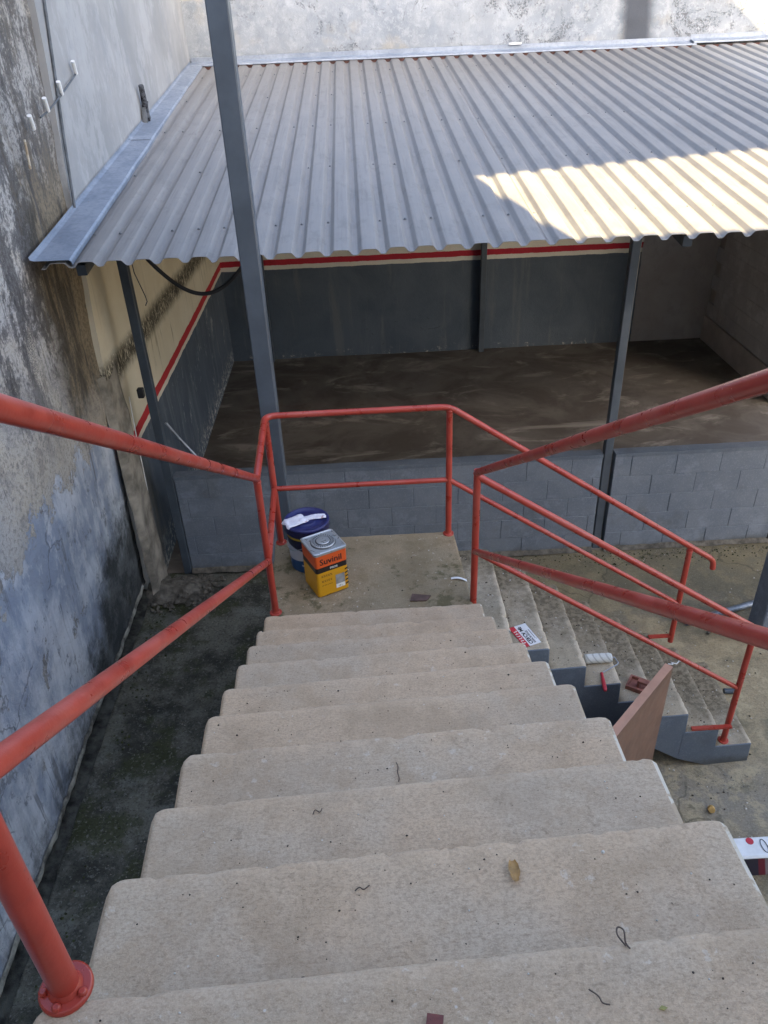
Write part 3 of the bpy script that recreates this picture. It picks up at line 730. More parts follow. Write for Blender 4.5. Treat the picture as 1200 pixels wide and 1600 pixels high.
# lower flight, descending to the right: left end = far end, right end = near end
sx = [.520, .758, 1.000, 1.236, 1.470, 1.712, 1.957, 2.188, 2.443]
def yfar(x): return 4.135 + .024*(x-.5)
def ynear(x): return 3.325 + .044*(x-.7)
def soff(x): return max(-.02, (2.07-x)*.70)
ML = [M['low_step'], M['low_step'], M['slate'], M['slate'], M['low_step'], M['slate']]
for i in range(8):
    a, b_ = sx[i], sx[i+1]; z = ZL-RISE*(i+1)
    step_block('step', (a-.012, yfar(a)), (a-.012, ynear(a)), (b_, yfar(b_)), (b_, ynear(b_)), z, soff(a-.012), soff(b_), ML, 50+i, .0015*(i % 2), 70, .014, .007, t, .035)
MB().box(-.55, .45, 3.45, 4.0, 0, ZL-.305).build('support_wall', M['slate'], t)
# white cement smear along the right arris of the upper flight (irregular, on some steps)
# ================================================================== railings
PR = .0190
def P(x, y, z): return (x, y, H+z)
def flange(mb, x, y, z, r=.037, bolts=3):
    mb.lathe([(r, .0), (r, .006), (r-.003, .008)], x, y, z, 28)
def post(par, x, y, z0, z1, r=PR, fl=True, big=False):
    mb = MB().tube([(x, y, z0), (x, y, z1)], r, 20)
    if fl: mb.lathe([(r*1.22, .008), (r*1.16, .012), (r*1.01, .017)], x, y, z0, 20)
    mb.lathe([(r*1.0, -.012), (r*1.13, -.004), (r*1.13, .001), (r*.9, .004)], x, y, z1-r*.9, 16)
    o = mb.build('post', M['red'], par)
    if fl:
        f = MB(); flange(f, x, y, z0+.0005, .037 if big else .034); f = f.build('flange', M['red'], o)
        if big:
            for a in (-.35, 1.75, 3.4, 4.6):
                MB().lathe([(.0065, 0), (.0065, .005), (.004, .007)], x+.029*math.cos(a), y+.029*math.sin(a), z0+.008, 10).build('bolt', M['red'], f)
    return o
t = thing('outer_handrail', (-.57, 3.4, ZL), 'red pipe handrail left of the stairs, wrapping round the landing and down beyond', 'railing')
NL, FLc, FRc = (-.572, 3.40), (-.590, 4.095), (.482, 4.095)
def lx(y): return -.572 + (3.40-y)*.0382
topz, lowz = -1.940, -2.455
# flight
pts = [P(lx(-.4), -.4, topz+.622*3.8), P(lx(1.0), 1.0, topz+.622*2.4), P(*NL, topz)]
MB().tube(pts, PR, 20).build('top_rail', M['red'], t)
MB().tube([P(lx(-.4), -.4, lowz+.622*3.8), P(lx(1.0), 1.0, lowz+.622*2.4), P(*NL, lowz)], PR*.95, 20).build('lower_rail', M['red'], t)
zt, zlw = -1.925, -2.415
fe = (2.275, 4.125, -3.165)
c1 = bend(P(*NL, topz), P(*FLc, zt), P(*FRc, zt), .07); c2 = bend(P(*FLc, zt), P(*FRc, zt), P(*fe), .05, 4)
c3 = bend(P(*FRc, zt), P(*fe), P(fe[0]+.02, fe[1], fe[2]-.09), .035, 4)
MB().tube([P(*NL, topz)] + c1 + c2 + c3 + [P(fe[0]+.012, fe[1], fe[2]-.075)], PR, 18).build('top_rail', M['red'], t)
MB().tube([P(*NL, lowz), P(*FLc, zlw)], PR*.95, 16).build('lower_rail', M['red'], t)
MB().tube([P(*FLc, zlw), P(*FRc, zlw)], PR*.85, 16).build('lower_rail', M['red'], t)
MB().tube([P(*FRc, zlw), P(2.085, 4.105, -3.515)], PR*.85, 16).build('lower_rail', M['red'], t)
post(t, lx(.574), .574, H-1.136, H-1.94+.622*2.826-.005, .0202, True, True)
post(t, *NL, ZL, H+topz); post(t, *FLc, ZL, H+zt-.03); post(t, *FRc, ZL, H+zt-.005)
post(t, lx(-.35), -.35, H-.632, H-1.94+.622*3.75, .0215)
post(t, 2.095, 4.11, H-3.87, H-3.055, PR, False)
MB().box(1.93, 2.10, 4.095, 4.125, H-3.822, H-3.810).build('bracket', M['red'], t)
t = thing('inner_handrail', (.545, 3.42, ZL), 'red pipe handrail right of the stairs, continuing down the near side of lower steps', 'railing')
NR = (.548, 3.415)
def rx(y): return .548 + (3.415-y)*.037
MB().tube([P(rx(-.4), -.4, -1.98+.640*3.815), P(rx(1.0), 1.0, -1.98+.640*2.415), P(*NR, -1.98)], PR, 20).build('top_rail', M['red'], t)
MB().tube([P(rx(-.4), -.4, -2.475+.640*3.815), P(rx(1.0), 1.0, -2.475+.640*2.415), P(*NR, -2.475)], PR*.95, 20).build('lower_rail', M['red'], t)
ne = (2.48, 3.445, -3.325)
MB().tube([P(NR[0], NR[1], -2.0)] + bend(P(NR[0], NR[1], -2.0), P(*ne), P(ne[0]+.02, ne[1], ne[2]-.1), .035, 4) + [P(ne[0]+.012, ne[1], ne[2]-.075)], PR, 18).build('top_rail', M['red'], t)
MB().tube([P(NR[0], NR[1], -2.475), P(2.245, 3.44, -3.665)], PR*.85, 16).build('lower_rail', M['red'], t)
post(t, *NR, ZL-.03, H-1.965, PR, False)
post(t, 2.26, 3.44, H-4.158, H-3.19, PR, True)
post(t, rx(.35), .35, H-.968, H-1.98+.640*3.065, .0215)
MB().box(2.00, 2.262, 3.385, 3.412, H-3.985, H-3.970).build('bracket', M['red'], t)
# ================================================================== tall steel post between landing and shed
t = thing('steel_column', (-.60, 4.42, 0), 'tall grey square steel column rising behind the landing corner', 'post')
MB().box(-.655, -.548, 4.37, 4.47, 0.006, 7.2, 0, .006).build('shaft', M['steel'], t)
MB().box(-.70, -.50, 4.32, 4.52, -.01, .012, 0, .002).build('base_plate', M['steel'], t)
# ================================================================== pier and pipe at the right edge
t = thing('grey_pier', (3.3, 4.57, 0), 'slate painted square pier at the right edge, over the loose pipe', 'pillar')
MB().box(2.985, 3.42, 4.475, 4.68, -.01, 2.3, 0, .01).build('shaft', M['block'], t)
t = thing('loose_pipe', (2.55, 4.78, .03), 'loose zinc pipe lying on the yard floor behind the pier', 'pipe')
dv = Vector((.77, .224, 0)).normalized(); p0 = Vector((2.552, 4.781, .035)); 
MB().tube([p0, p0+dv*1.7], .026, 16, cap=False).build('tube', M['pipe'], t)
MB().tube([p0-dv*.02, p0+dv*.05], .032, 16, cap=False).build('socket', M['cable'], t)
MB().tube([p0+dv*.02, p0+dv*.03], .024, 16).build('bore_shade', M['black'], t)  # black disc stands for the shade inside the open pipe
# ================================================================== things on the landing
def text_mesh(body, size, mat, parent, origin, ux, uz, name='lettering', bold=0., squash=1.):
    cu = bpy.data.curves.new('txt', 'FONT'); cu.body = body; cu.size = size; cu.offset = bold; cu.resolution_u = 2
    ob = bpy.data.objects.new('txt', cu); C.objects.link(ob)
    dg = bpy.context.evaluated_depsgraph_get(); dg.update()
    me = bpy.data.meshes.new_from_object(ob.evaluated_get(dg)); bpy.data.objects.remove(ob); 
    off = rootloc(parent); ux = Vector(ux).normalized(); uz = Vector(uz).normalized()
    for v in me.vertices: v.co = Vector(origin) + ux*v.co.x*squash + uz*v.co.y - off
    me.name = name; me.materials.clear(); me.materials.append(mat)
    o = bpy.data.objects.new(name, me); C.objects.link(o); o.parent = parent; return o
M['ink'] = plain('black_print', (.02, .018, .018), .5, 0, .05, 10, 0)
M['wink'] = plain('white_print', (.75, .74, .7), .5, 0, .05, 10, 0)
# paint tin
TR = math.radians(26.5); e1 = Vector((math.cos(TR), math.sin(TR), 0)); e2 = Vector((-math.sin(TR), math.cos(TR), 0)); S = .197; TH = .30
F0 = Vector((-.332, 3.505, ZL+.001))
t = thing('paint_tin', F0 + (e1+e2)*S/2, 'square yellow and orange paint tin with silver lid in front of the blue bucket', 'paint can')
def m_tin():
    b = NB('printed_tin'); x, y, z = b.xyz(); z = b.sub(z, ZL)
    c = b.mix(b.step(z, .170, .171), (.62, .30, .010), (.022, .017, .016))
    c = b.mix(b.step(z, .206, .207), c, (.66, .10, .02))
    c = b.mix(b.step(z, .286, .287), c, (.5, .5, .5))
    return b.out(c, .32, None, 0, .5)
M['tin'] = m_tin()
M['lid'] = plain('tin_lid_metal', (.50, .51, .50), .34, .6, .06, 14, .04)
M['liddark'] = plain('tin_lid_groove', (.10, .105, .115), .4, .4, .1, 20)
def rsq(inset, r, k=5):
    pts = []
    for (cx, cy, a0) in ((S-inset-r, S-inset-r, 0), (inset+r, S-inset-r, 90), (inset+r, inset+r, 180), (S-inset-r, inset+r, 270)):
        for i in range(k+1):
            a = math.radians(a0+90*i/k); pts.append((cx+r*math.cos(a), cy+r*math.sin(a)))
    return pts
def prism(levels):
    mb = MB(); n = None; vs = []
    for (z, pts) in levels:
        n = len(pts); vs += [F0 + e1*p[0] + e2*p[1] + Vector((0, 0, z)) for p in pts]
    fs = [(i*n+j, i*n+(j+1) % n, (i+1)*n+(j+1) % n, (i+1)*n+j) for i in range(len(levels)-1) for j in range(n)]
    mb.add(vs, fs); mb.add(vs[:n][::-1], [tuple(range(n))]); mb.add(vs[-n:], [tuple(range(n))]); return mb
prism([(0, rsq(.004, .014)), (.005, rsq(0, .015)), (TH-.01, rsq(0, .015)), (TH-.004, rsq(.003, .014))]).build('body', M['tin'], t)
lid = prism([(TH-.012, rsq(-.003, .018)), (TH+.003, rsq(-.004, .018)), (TH+.006, rsq(.004, .018)), (TH+.002, rsq(.010, .016)), (TH+.001, rsq(.03, .02))]).build('lid', M['lid'], t)
ctr = F0 + (e1+e2)*S/2 + Vector((0, 0, TH))
def ring(mb, r0, r1, z0, z1, mi=0, seg=40):
    mb.lathe([(r0, z0), (r1, z1)], *ctr, seg, mi)
mb = MB(); ring(mb, .074, .070, .0015, .008); mb.build('cap_rim', M['liddark'], t)
mb = MB(); mb.lathe([(.069, .001), (.069, .011), (.066, .0125), (.05, .010)], *ctr, 40); mb.build('cap', M['lid'], t)
mb = MB()
for k in range(28):
    a = 2*math.pi*k/28
    d = Vector((math.cos(a), math.sin(a), 0)); q = Vector((-d.y, d.x, 0))
    b0 = ctr + Vector((0, 0, .0128))
    mb.add([b0+d*.052-q*.002, b0+d*.052+q*.002, b0+d*.064+q*.0025, b0+d*.064-q*.0025], [(0, 1, 2, 3)])
o = mb.build('cap_teeth', M['liddark'], t)
mb = MB(); mb.lathe([(.045, .0105), (.045, .0135), (.042, .0145)], *ctr, 32); mb.build('cap_ring', M['liddark'], t)
mb = MB(); mb.lathe([(.039, .0105), (.039, .0155), (.034, .0165)], *ctr, 32); mb.build('cap_centre', M['lid'], t)
up = Vector((0, 0, 1)); fo = F0 - e2*.0012                                     # printed face looks toward -e2
def on_face(a, z): return fo + e1*a + up*z
text_mesh('Suvinil', .056, M['ink'], t, on_face(.024, .224), e1, up, bold=.0008, squash=.98)
text_mesh('PISOS', .019, M['wink'], t, on_face(.085, .1805), e1, up, bold=.0006)
def patch(name, a0, a1, z0, z1, mat, lift=0.):
    q = -e2*lift
    return MB().add([on_face(a0, z0)+q, on_face(a1, z0)+q, on_face(a1, z1)+q, on_face(a0, z1)+q], [(0, 1, 2, 3)]).build(name, mat, t)
patch('floor_picture', .115, .172, .058, .125, plain('print_grey', (.28, .28, .27), .5, 0, .15, 20))
patch('picture_caption', .115, .172, .03, .058, M['wink'])
text_mesh('18 L', .016, M['ink'], t, on_face(.128, .037)-e2*.0004, e1, up)
for k in range(5): 
    z = .035+.026*k
    MB().add([on_face(.176, z), on_face(.194, z+.006), on_face(.194, z+.016), on_face(.176, z+.010)], [(0, 1, 2, 3)]).build('hazard_stripe', M['ink'], t)
mb = MB()
for k, z in enumerate((.145, .137, .110, .102, .077)):
    a = .028
    while a < .092:
        wl = rnd(.006, .014); mb.add([on_face(a, z), on_face(a+wl, z), on_face(a+wl, z+.0035), on_face(a, z+.0035)], [(0, 1, 2, 3)]); a += wl+.004
mb.build('small_print', M['rust'], t)['kind'] = 'stuff'
# blue bucket
BC = Vector((-.392, 3.865, ZL+.001))
t = thing('paint_bucket', BC, 'round navy blue paint bucket with a rag on its lid by the landing corner post', 'bucket')
def m_bucket():
    b = NB('printed_bucket'); x, y, z = b.xyz(); z = b.sub(z, ZL)
    a = b.sub(x, BC.x)
    wv = b.add(z, b.mul(a, .35))
    c = b.mix(b.step(b.add(z, b.mul(a, -.12)), .095, .097), (.012, .09, .26), (.62, .64, .72))
    c = b.mix(b.step(wv, .150, .152), c, (.012, .014, .06))
    c = b.mix(b.step(z, .238, .239), c, (.62, .42, .03))
    c = b.mix(b.step(z, .252, .253), c, (.015, .018, .085))
    return b.out(c, .38, None, 0, .45)
M['bucket'] = m_bucket(); M['navy'] = plain('navy_plastic', (.022, .025, .105), .38, 0, .1, 10, .04)
MB().lathe([(.112, 0), (.116, .006), (.126, .27), (.129, .272), (.129, .285)], *BC, 48).build('body', M['bucket'], t)
MB().lathe([(.131, .262), (.134, .266), (.134, .300), (.136, .302), (.136, .312), (.132, .318), (.122, .318), (.119, .311), (.06, .311), (.058, .314), (.0, .314)][:-1], *BC, 48).build('lid', M['navy'], t)
MB().tube([BC+Vector((.128*math.cos(a), .128*math.sin(a), .245-.09*math.sin((a-2.2)/2.9*math.pi))) for a in [2.2+2.9*i/16 for i in range(17)]], .0025, 8).build('handle', M['pipe'], t)
mb = MB()
for k in range(9):
    a = -1.95+.07*k
    mb.add([BC+Vector((.1195*math.cos(a+d), .1195*math.sin(a+d), z)) for d, z in ((0, .05+rnd(0, .01)), (.045, .05), (.05, .064+rnd(0, .012)), (0, .062))], [(0, 1, 2, 3)])
mb.build('print_mark', M['wink'], t)
# rag
def m_rag():
    b = NB('stained_white_cloth'); v = b.obj()
    c = b.mix(b.step(b.noise(26, 4, .6, v), .35, .7), (.72, .71, .76), (.58, .57, .64))
    st = b.mul(b.step(b.noise(30, 3, .6, v, 1.), .54, .62), b.step(b.noise(9, 3, .6, v), .5, .58))
    c = b.mix(b.mul(st, .8), c, (.38, .09, .07))
    return b.out(c, .95, b.bump(b.noise(300, 3, .6, v), .2, .003), 0, .1)
M['rag'] = m_rag()
t = thing('rag', BC+Vector((0, 0, .314)), 'crumpled white rag with red stains lying on the bucket lid', 'rag')
def rag(cx, cy, a, lx_, ly_, seed, base):
    def fn(u, v):
        p = Vector(((u-.5)*lx_, (v-.5)*ly_, 0)); q = Vector((p.x*math.cos(a)-p.y*math.sin(a), p.x*math.sin(a)+p.y*math.cos(a), 0))
        x, y = cx+q.x+.008*nz(u*3, v*3, seed, 1), cy+q.y+.008*nz(u*3, v*3, seed+3, 1)
        e = min(u, 1-u, v, 1-v)*4
        h = base + .009*min(1, e**.6) + .009*fbm(u*2.2, v*2.2, seed, 1.3)*min(1, e+.3)
        d = math.hypot(x-BC.x, y-BC.y)
        if d > .130: h -= (d-.130)*1.0
        return (x, y, BC.z+.318+max(h, .002 if d < .128 else -.02))
    vs, fs = grid(fn, 26, 20); k = len(vs)
    return MB().add(vs, fs, 0, True)
rag(BC.x-.066, BC.y-.022, .55, .135, .10, 2, .003).build('folded_cloth', M['rag'], t)
rag(BC.x+.05, BC.y+.012, .12, .13, .045, 8, .002).build('cloth_tail', M['rag'], t)
# bits on the landing
def flat(name, pts, z, th, mat, label, cat, group=None, sub=0):
    t = thing(name, (sum(p[0] for p in pts)/len(pts), sum(p[1] for p in pts)/len(pts), z), label, cat, group)
    n = len(pts)
    vs = [(p[0], p[1], z+.001) for p in pts] + [(p[0], p[1], z+.001+th) for p in pts]
    MB().add(vs, [tuple(reversed(range(n))), tuple(range(n, 2*n))] + [(i, (i+1) % n, n+(i+1) % n, n+i) for i in range(n)]).build(name.split('_')[-1] + '_body', mat, t)
    return t
flat('tile_chip', [(.190, 3.432), (.283, 3.428), (.312, 3.472), (.205, 3.497)], ZL, .006, plain('brown_tile', (.10, .062, .05), .7, 0, .2, 20), 'dark brown tile chip lying on the landing before the first step', 'tile')
t = thing('paper_strip', (.49, 3.59, ZL), 'narrow white paper strip curled on the right edge of the landing', 'paper')
vs, fs = grid(lambda u, v: (.445+.09*u, 3.612-.03*u*u+.018*v, ZL+.004+.008*math.sin(u*3)), 8, 1)
MB().add(vs, fs).build('strip', M['white'], t)
# ================================================================== things on the lower flight
# warning plate
zp = ZL-2*RISE
M['plate'] = plain('plate_white', (.70, .70, .70), .4, 0, .05, 12, .02); M['plate_red'] = plain('plate_red', (.5, .035, .05), .45, 0, .1, 12, .02)
pa, pb, pc, pd = Vector((.822, 3.546, zp)), Vector((.892, 3.577, zp)), Vector((.957, 3.398, zp)), Vector((.884, 3.372, zp))
t = thing('warning_plate', (.888, 3.47, zp), 'small white sign plate with black capitals lying on the second lower step', 'sign')
L1 = (pa-pd).normalized(); W1 = (pc-pd).normalized(); 
def pl(a, b_, h=.003): return pd + L1*a + W1*b_ + Vector((0, 0, h))
LL = (pa-pd).length; WW = (pc-pd).length
def slab(mb, a0, a1, b0, b1, h0, h1):
    v = [pl(a, b_, h) for h in (h0, h1) for b_ in (b0, b1) for a in (a0, a1)]
    mb.add(v, [(0, 2, 3, 1), (4, 5, 7, 6), (0, 1, 5, 4), (2, 6, 7, 3), (0, 4, 6, 2), (1, 3, 7, 5)]); return mb
slab(MB(), 0, LL, 0, WW, .001, .004).build('plate', M['plate'], t)
slab(MB(), 0, LL, -.034, -.0005, .001, .004).build('red_band', M['plate_red'], t)
mb = MB()
for k in range(6): slab(mb, .03+.021*k, .036+.021*k, -.028, -.008, .0042, .0046); slab(mb, .03+.021*k, .042+.021*k, -.0285+.009*(k % 3), -.0245+.009*(k % 3), .0042, .0046)
mb.build('white_marks', M['wink'], t)
text_mesh('CERCA MF', .033, M['ink'], t, pl(.010, .010, .0046), L1, W1, bold=.0012, squash=1.02)
text_mesh('PERFURANTE', .019, M['ink'], t, pl(.012, .038, .0046), L1, W1, bold=.0006)
slab(MB(), .045, .13, .063, .066, .0042, .0046).build('small_print', M['ink'], t)
# paint roller
zr = ZL-4*RISE
t = thing('paint_roller', (1.38, 3.55, zr), 'white woolly paint roller with red handle left on the fourth lower step', 'paint roller')
def m_wool():
    b = NB('roller_wool'); v = b.obj(); x, y, z = b.xyz(v)
    dg = b.math('SINE', b.mul(b.add(x, b.mul(z, .9)), 150))
    c = b.mix(b.step(dg, .5, .95), (.66, .66, .62), (.44, .44, .41))
    c = b.mix(b.mul(b.step(b.noise(60, 4, .7, v), .55, .7), .5), c, (.4, .4, .37))
    return b.out(c, 1., b.bump(b.noise(220, 4, .7, v), .8, .008), 0, .1)
ax = Matrix.Rotation(math.pi/2, 3, 'Y')
mb = MB()
prof = [(.012, 0), (.026, .003)] + [(.030+.0015*random.random(), .008+.015*i) for i in range(11)] + [(.026, .172), (.012, .176)]
mb.lathe(prof, 1.285, 3.555, zr+.030, 24, 0, ax); mb.build('cover', m_wool(), t)
MB().tube([(1.46, 3.556, zr+.03), (1.478, 3.555, zr+.03)] + bend((1.478, 3.555, zr+.03), (1.49, 3.50, zr+.028), (1.37, 3.45, zr+.016), .02, 4) + [(1.364, 3.44, zr+.014)], .0035, 8).build('frame', M['pipe'], t)
hv = Vector((1.352, 3.315, zr+.006)) - Vector((1.366, 3.445, zr+.014))
q = hv.to_track_quat('Z', 'Y').to_matrix(); 
MB().lathe([(.006, 0), (.010, .004), (.0085, .03), (.0115, .06), (.0125, .09), (.0125, .12), (.010, .142), (.006, .146)], 1.366, 3.445, zr+.014, 16, 0, q).build('handle', plain('red_plastic', (.42, .03, .045), .4, 0, .08, 20, .03), t)
# reddish tray
z5 = ZL-5*RISE
t = thing('plaster_float', (1.61, 3.48, z5), 'reddish brown plastic float lying beside the leaning board', 'tool')
d1 = Vector((.123, -.085, 0)).normalized(); d2 = Vector((.085, .123, 0)).normalized(); o0 = Vector((1.545, 3.475, z5))
def tb(mb, a0, a1, b0, b1, h0, h1):
    v = [o0+d1*a+d2*b_+Vector((0, 0, h)) for h in (h0, h1) for b_ in (b0, b1) for a in (a0, a1)]
    mb.add(v, [(0, 2, 3, 1), (4, 5, 7, 6), (0, 1, 5, 4), (2, 6, 7, 3), (0, 4, 6, 2), (1, 3, 7, 5)]); return mb
RB = plain('reddish_plastic', (.24, .095, .07), .5, 0, .2, 20); 
mb = MB(); tb(mb, 0, .22, 0, .115, .001, .008); tb(mb, 0, .22, 0, .012, .0085, .03); tb(mb, 0, .22, .103, .115, .0085, .03); tb(mb, 0, .012, .0125, .1025, .0085, .03)
mb.build('blade', RB, t)
mb = MB(); tb(mb, .06, .075, .04, .07, .0085, .045); tb(mb, .16, .175, .04, .07, .0085, .045); tb(mb, .06, .175, .04, .07, .0455, .062); mb.build('grip', RB, t)
# leaning board
t = thing('leaning_board', (1.45, 3.05, 0), 'reddish brown board standing on edge between the two flights', 'board')
ua = Vector((-.422, -.43, 0)).normalized(); nb = Vector((-ua.y, ua.x, 0)); 
if nb.x < 0: nb = -nb
TB = Vector((1.690, 3.315, 0)); tz = H-3.295; ln = .86; th = .048
def bpt(a, n_, h): return TB + ua*a + nb*n_ + Vector((0, 0, h))
vs = [bpt(a, n_, h) for h in (.006, tz) for n_ in (0, th) for a in (0, ln)]
mb = MB(); mb.add(vs, [(0, 2, 3, 1), (0, 1, 5, 4), (2, 6, 7, 3)], 0); mb.add(vs, [(4, 5, 7, 6), (0, 4, 6, 2), (1, 3, 7, 5)], 1)
mb.build('panel', [M['board'], M['board_edge']], t)
def m_boxside():
    b = NB('printed_box_side'); x, y, z = b.xyz()
    q = b.add(x, b.mul(z, .25))
    c = b.mix(b.step(q, 2.150, 2.156), (.028, .024, .045), (.17, .018, .035))
    c = b.mix(b.step(q, 2.190, 2.196), c, (.25, .21, .22))
    return b.out(c, .45, None, 0, .4)
# white-lidded box on the ground
t = thing('tool_box', (2.25, 2.6, 0), 'white lidded box with dark red side on the yard floor beside the steps', 'box')
MB().box(2.0, 2.50, 2.585, 2.68, .002, .195, 0, .006).build('body', m_boxside(), t)
lidb = MB().box(1.985, 2.515, 2.565, 2.695, .1955, .222, 0, .01).build('lid', M['white'], t)
loop = [(.03*math.cos(a)*(.55), .042*math.sin(a)) for a in [2*math.pi*i/20 for i in range(21)]]
MB().tube([(2.155+p[0], 2.63+p[1], .224) for p in loop], .0025, 6, cap=False).build('latch_outline', M['cable'], t)
MB().lathe([(.022, 0), (.022, .002)], 2.085, 2.665, .2225, 20).build('red_badge', M['plate_red'], t)
t = thing('wooden_plug', (2.052, 3.03, 0), 'small round ochre wooden plug lying on the yard floor below the steps', 'plug')
MB().lathe([(.019, 0), (.022, .006), (.021, .04), (.018, .045)], 2.055, 3.05, .006, 16, 0, Matrix.Rotation(.9, 3, 'X') @ Matrix.Rotation(-.3, 3, 'Y')).build('plug_body', plain('ochre_wood', (.5, .31, .10), .6, 0, .15, 20), t)
t = thing('pipe_offcut', (2.57, 4.01, .02), 'short dark pipe offcut on the yard floor past the last step', 'pipe')
MB().tube([(2.535, 4.014, .022), (2.625, 4.008, .022)], .02, 14).build('tube', M['darksteel'], t)
t = thing('rope_ring', (2.73, 4.66, .0), 'pale loop of rope lying near the end of the zinc pipe', 'rope')
MB().tube([(2.75+.09*math.cos(a), 4.63+.05*math.sin(a), .016) for a in [.2+2.6*i/14 for i in range(15)]], .012, 8).build('loop', M['rock'], t)
t = thing('white_string', (2.2, 3.95, ZL-7*RISE), 'crumpled white string on the lower steps beside the far post', 'string')
zs = ZL-7*RISE
MB().tube([(2.06+.012*i+.012*math.sin(i*1.3), 3.99+.010*math.cos(i*1.9)+.004*i, zs+.008+.004*math.sin(i)) for i in range(10)], .004, 6).build('strand', M['white'], t)
# ================================================================== fittings on the walls
t = thing('fence_bracket', (-1.94, 5.9, H-.35), 'thin steel rod with four white insulators on the wall above the roof edge', 'bracket')
pts = [(-1.935, 6.40, H-.27), (-1.935, 5.99, H-.37), (-1.94, 5.66, H-.44), (-1.95, 5.36, H-.51)]
MB().tube(pts[:3]+[(-1.96, 5.55, H-.465)], .006, 8).build('rod', M['cable'], t)
for p in pts:
    p = Vector(p); d = Vector((.01, -.045, .075))
    MB().tube([p, p+d*1.05], .0145, 12).build('insulator', M['white'], t)
t = thing('wall_cable', (-1.95, 5.9, 3.3), 'thin grey cable running down the edge of the white wall', 'cable')
pts = [(-1.945, 6.30, H+.45), (-1.945, 6.10, H+.16), (-1.947, 5.98, H-.25), (-1.946, 5.86, H-.62), (-1.945, 5.745, H-1.02), (-1.945, 5.70, H-1.35)]
MB().tube(pts, .010, 8).build('cord', M['cable'], t)
t = thing('wooden_stick', (-1.99, 5.19, H-.63), 'short pale stick fixed upright on the stained wall', 'stick')
MB().tube([(-1.965, 5.209, H-.55), (-1.965, 5.183, H-.71)], .008, 8).build('rod', M['edge'], t)
t = thing('burnt_stub', (-1.93, 8.24, H-.72), 'charred bent stub sticking up behind the side flashing', 'stub')
def m_char():
    b = NB('charred_wood'); v = b.obj(); c = b.mix(b.step(b.noise(18, 4, .7, v), .42, .56), (.008, .008, .010), (.085, .09, .10)); return b.out(c, .9, b.bump(b.noise(60, 4, .7, v), .7, .01), 0, .2)
CH = m_char()
MB().tube([(-1.92, 8.22, H-.76), (-1.92, 8.24, H-.64), (-1.915, 8.22, H-.55), (-1.91, 8.185, H-.46)], .032, 9, r1=.024).build('stem', CH, t)
MB().tube([(-1.915, 8.255, H-.70), (-1.90, 8.30, H-.60)], .009, 7, r1=.005).build('twig', CH, t)
MB().add([(-1.955, 8.14, H-.80), (-1.90, 8.15, H-.80), (-1.90, 8.32, H-.74), (-1.955, 8.32, H-.74), (-1.94, 8.2, H-.64), (-1.91, 8.2, H-.64), (-1.91, 8.27, H-.64), (-1.94, 8.27, H-.64)],
         [(0, 1, 5, 4), (1, 2, 6, 5), (2, 3, 7, 6), (3, 0, 4, 7), (4, 5, 6, 7)]).build('socket', M['cable'], t)
t = thing('hanging_hose', (-1.2, 5.6, H-1.5), 'black corrugated conduit sagging under the roof edge', 'hose')
pp = []
for i in range(40):
    s_ = i/39; xx = -1.50 + .70*s_; pp.append((xx, 5.62+.15*s_, H-1.36 - .26*math.sin(math.pi*min(1, s_*1.02))**.9 + .02*s_ - .12*s_))
MB().tube(pp, .015, 10).build('conduit', M['black'], t)
t = thing('thin_conduit', (-1.5, 6, 1.3), 'thin grey conduit slanting down behind the left shed post', 'pipe')
MB().tube([(-1.700, 5.99, H-2.83), (-1.62, 6.02, H-3.0), (-1.46, 6.05, H-3.28)], .012, 8).build('tube', M['pipe'], t)
t = thing('junction_box', (-1.80, 5.86, H-2.45), 'small black junction box on the left shed post', 'box')
MB().box(-1.835, -1.785, 5.83, 5.88, H-2.53, H-2.45, 0, .006).build('case', M['black'], t)
t = thing('loose_wire', (-1.62, 5.8, H-1.6), 'thin loose wire hanging beside the left shed post', 'wire')
MB().tube([(-1.63, 5.72, H-1.36), (-1.625, 5.72, H-1.5), (-1.585, 5.74, H-1.68), (-1.58, 5.74, H-1.72), (-1.598, 5.74, H-1.75)], .004, 6).build('strand', M['cable'], t)
t = thing('wall_wire', (-1.93, 5.75, 0), 'white hanging wire on the dark wall left of the shed post', 'wire')
MB().tube([(-1.935, 5.93, H-2.55), (-1.937, 5.88, H-2.95), (-1.94, 5.86, H-3.4), (-1.945, 5.83, H-3.85)], .005, 6).build('strand', M['white'], t)
t = thing('parapet_cable', (3.68, 5.85, 1), 'black cable hanging over the low wall at the right edge', 'cable')
MB().tube([(3.60, 5.99, 1.05), (3.66, 5.93, 1.06)] + bend((3.66, 5.93, 1.06), (3.685, 5.86, 1.045), (3.69, 5.855, .6), .04, 5) + [(3.69, 5.862, .6), (3.71, 5.86, .3), (3.70, 5.85, .06)], .009, 8).build('cord', M['black'], t)
t = thing('wall_clip', (2.1, 11.12, H-.3), 'small white plastic clip on the back flashing', 'clip')
MB().box(2.0, 2.16, 11.125, 11.15, rz(11.1)+.078, rz(11.1)+.106, 0, .004).build('body', M['clip'], t)
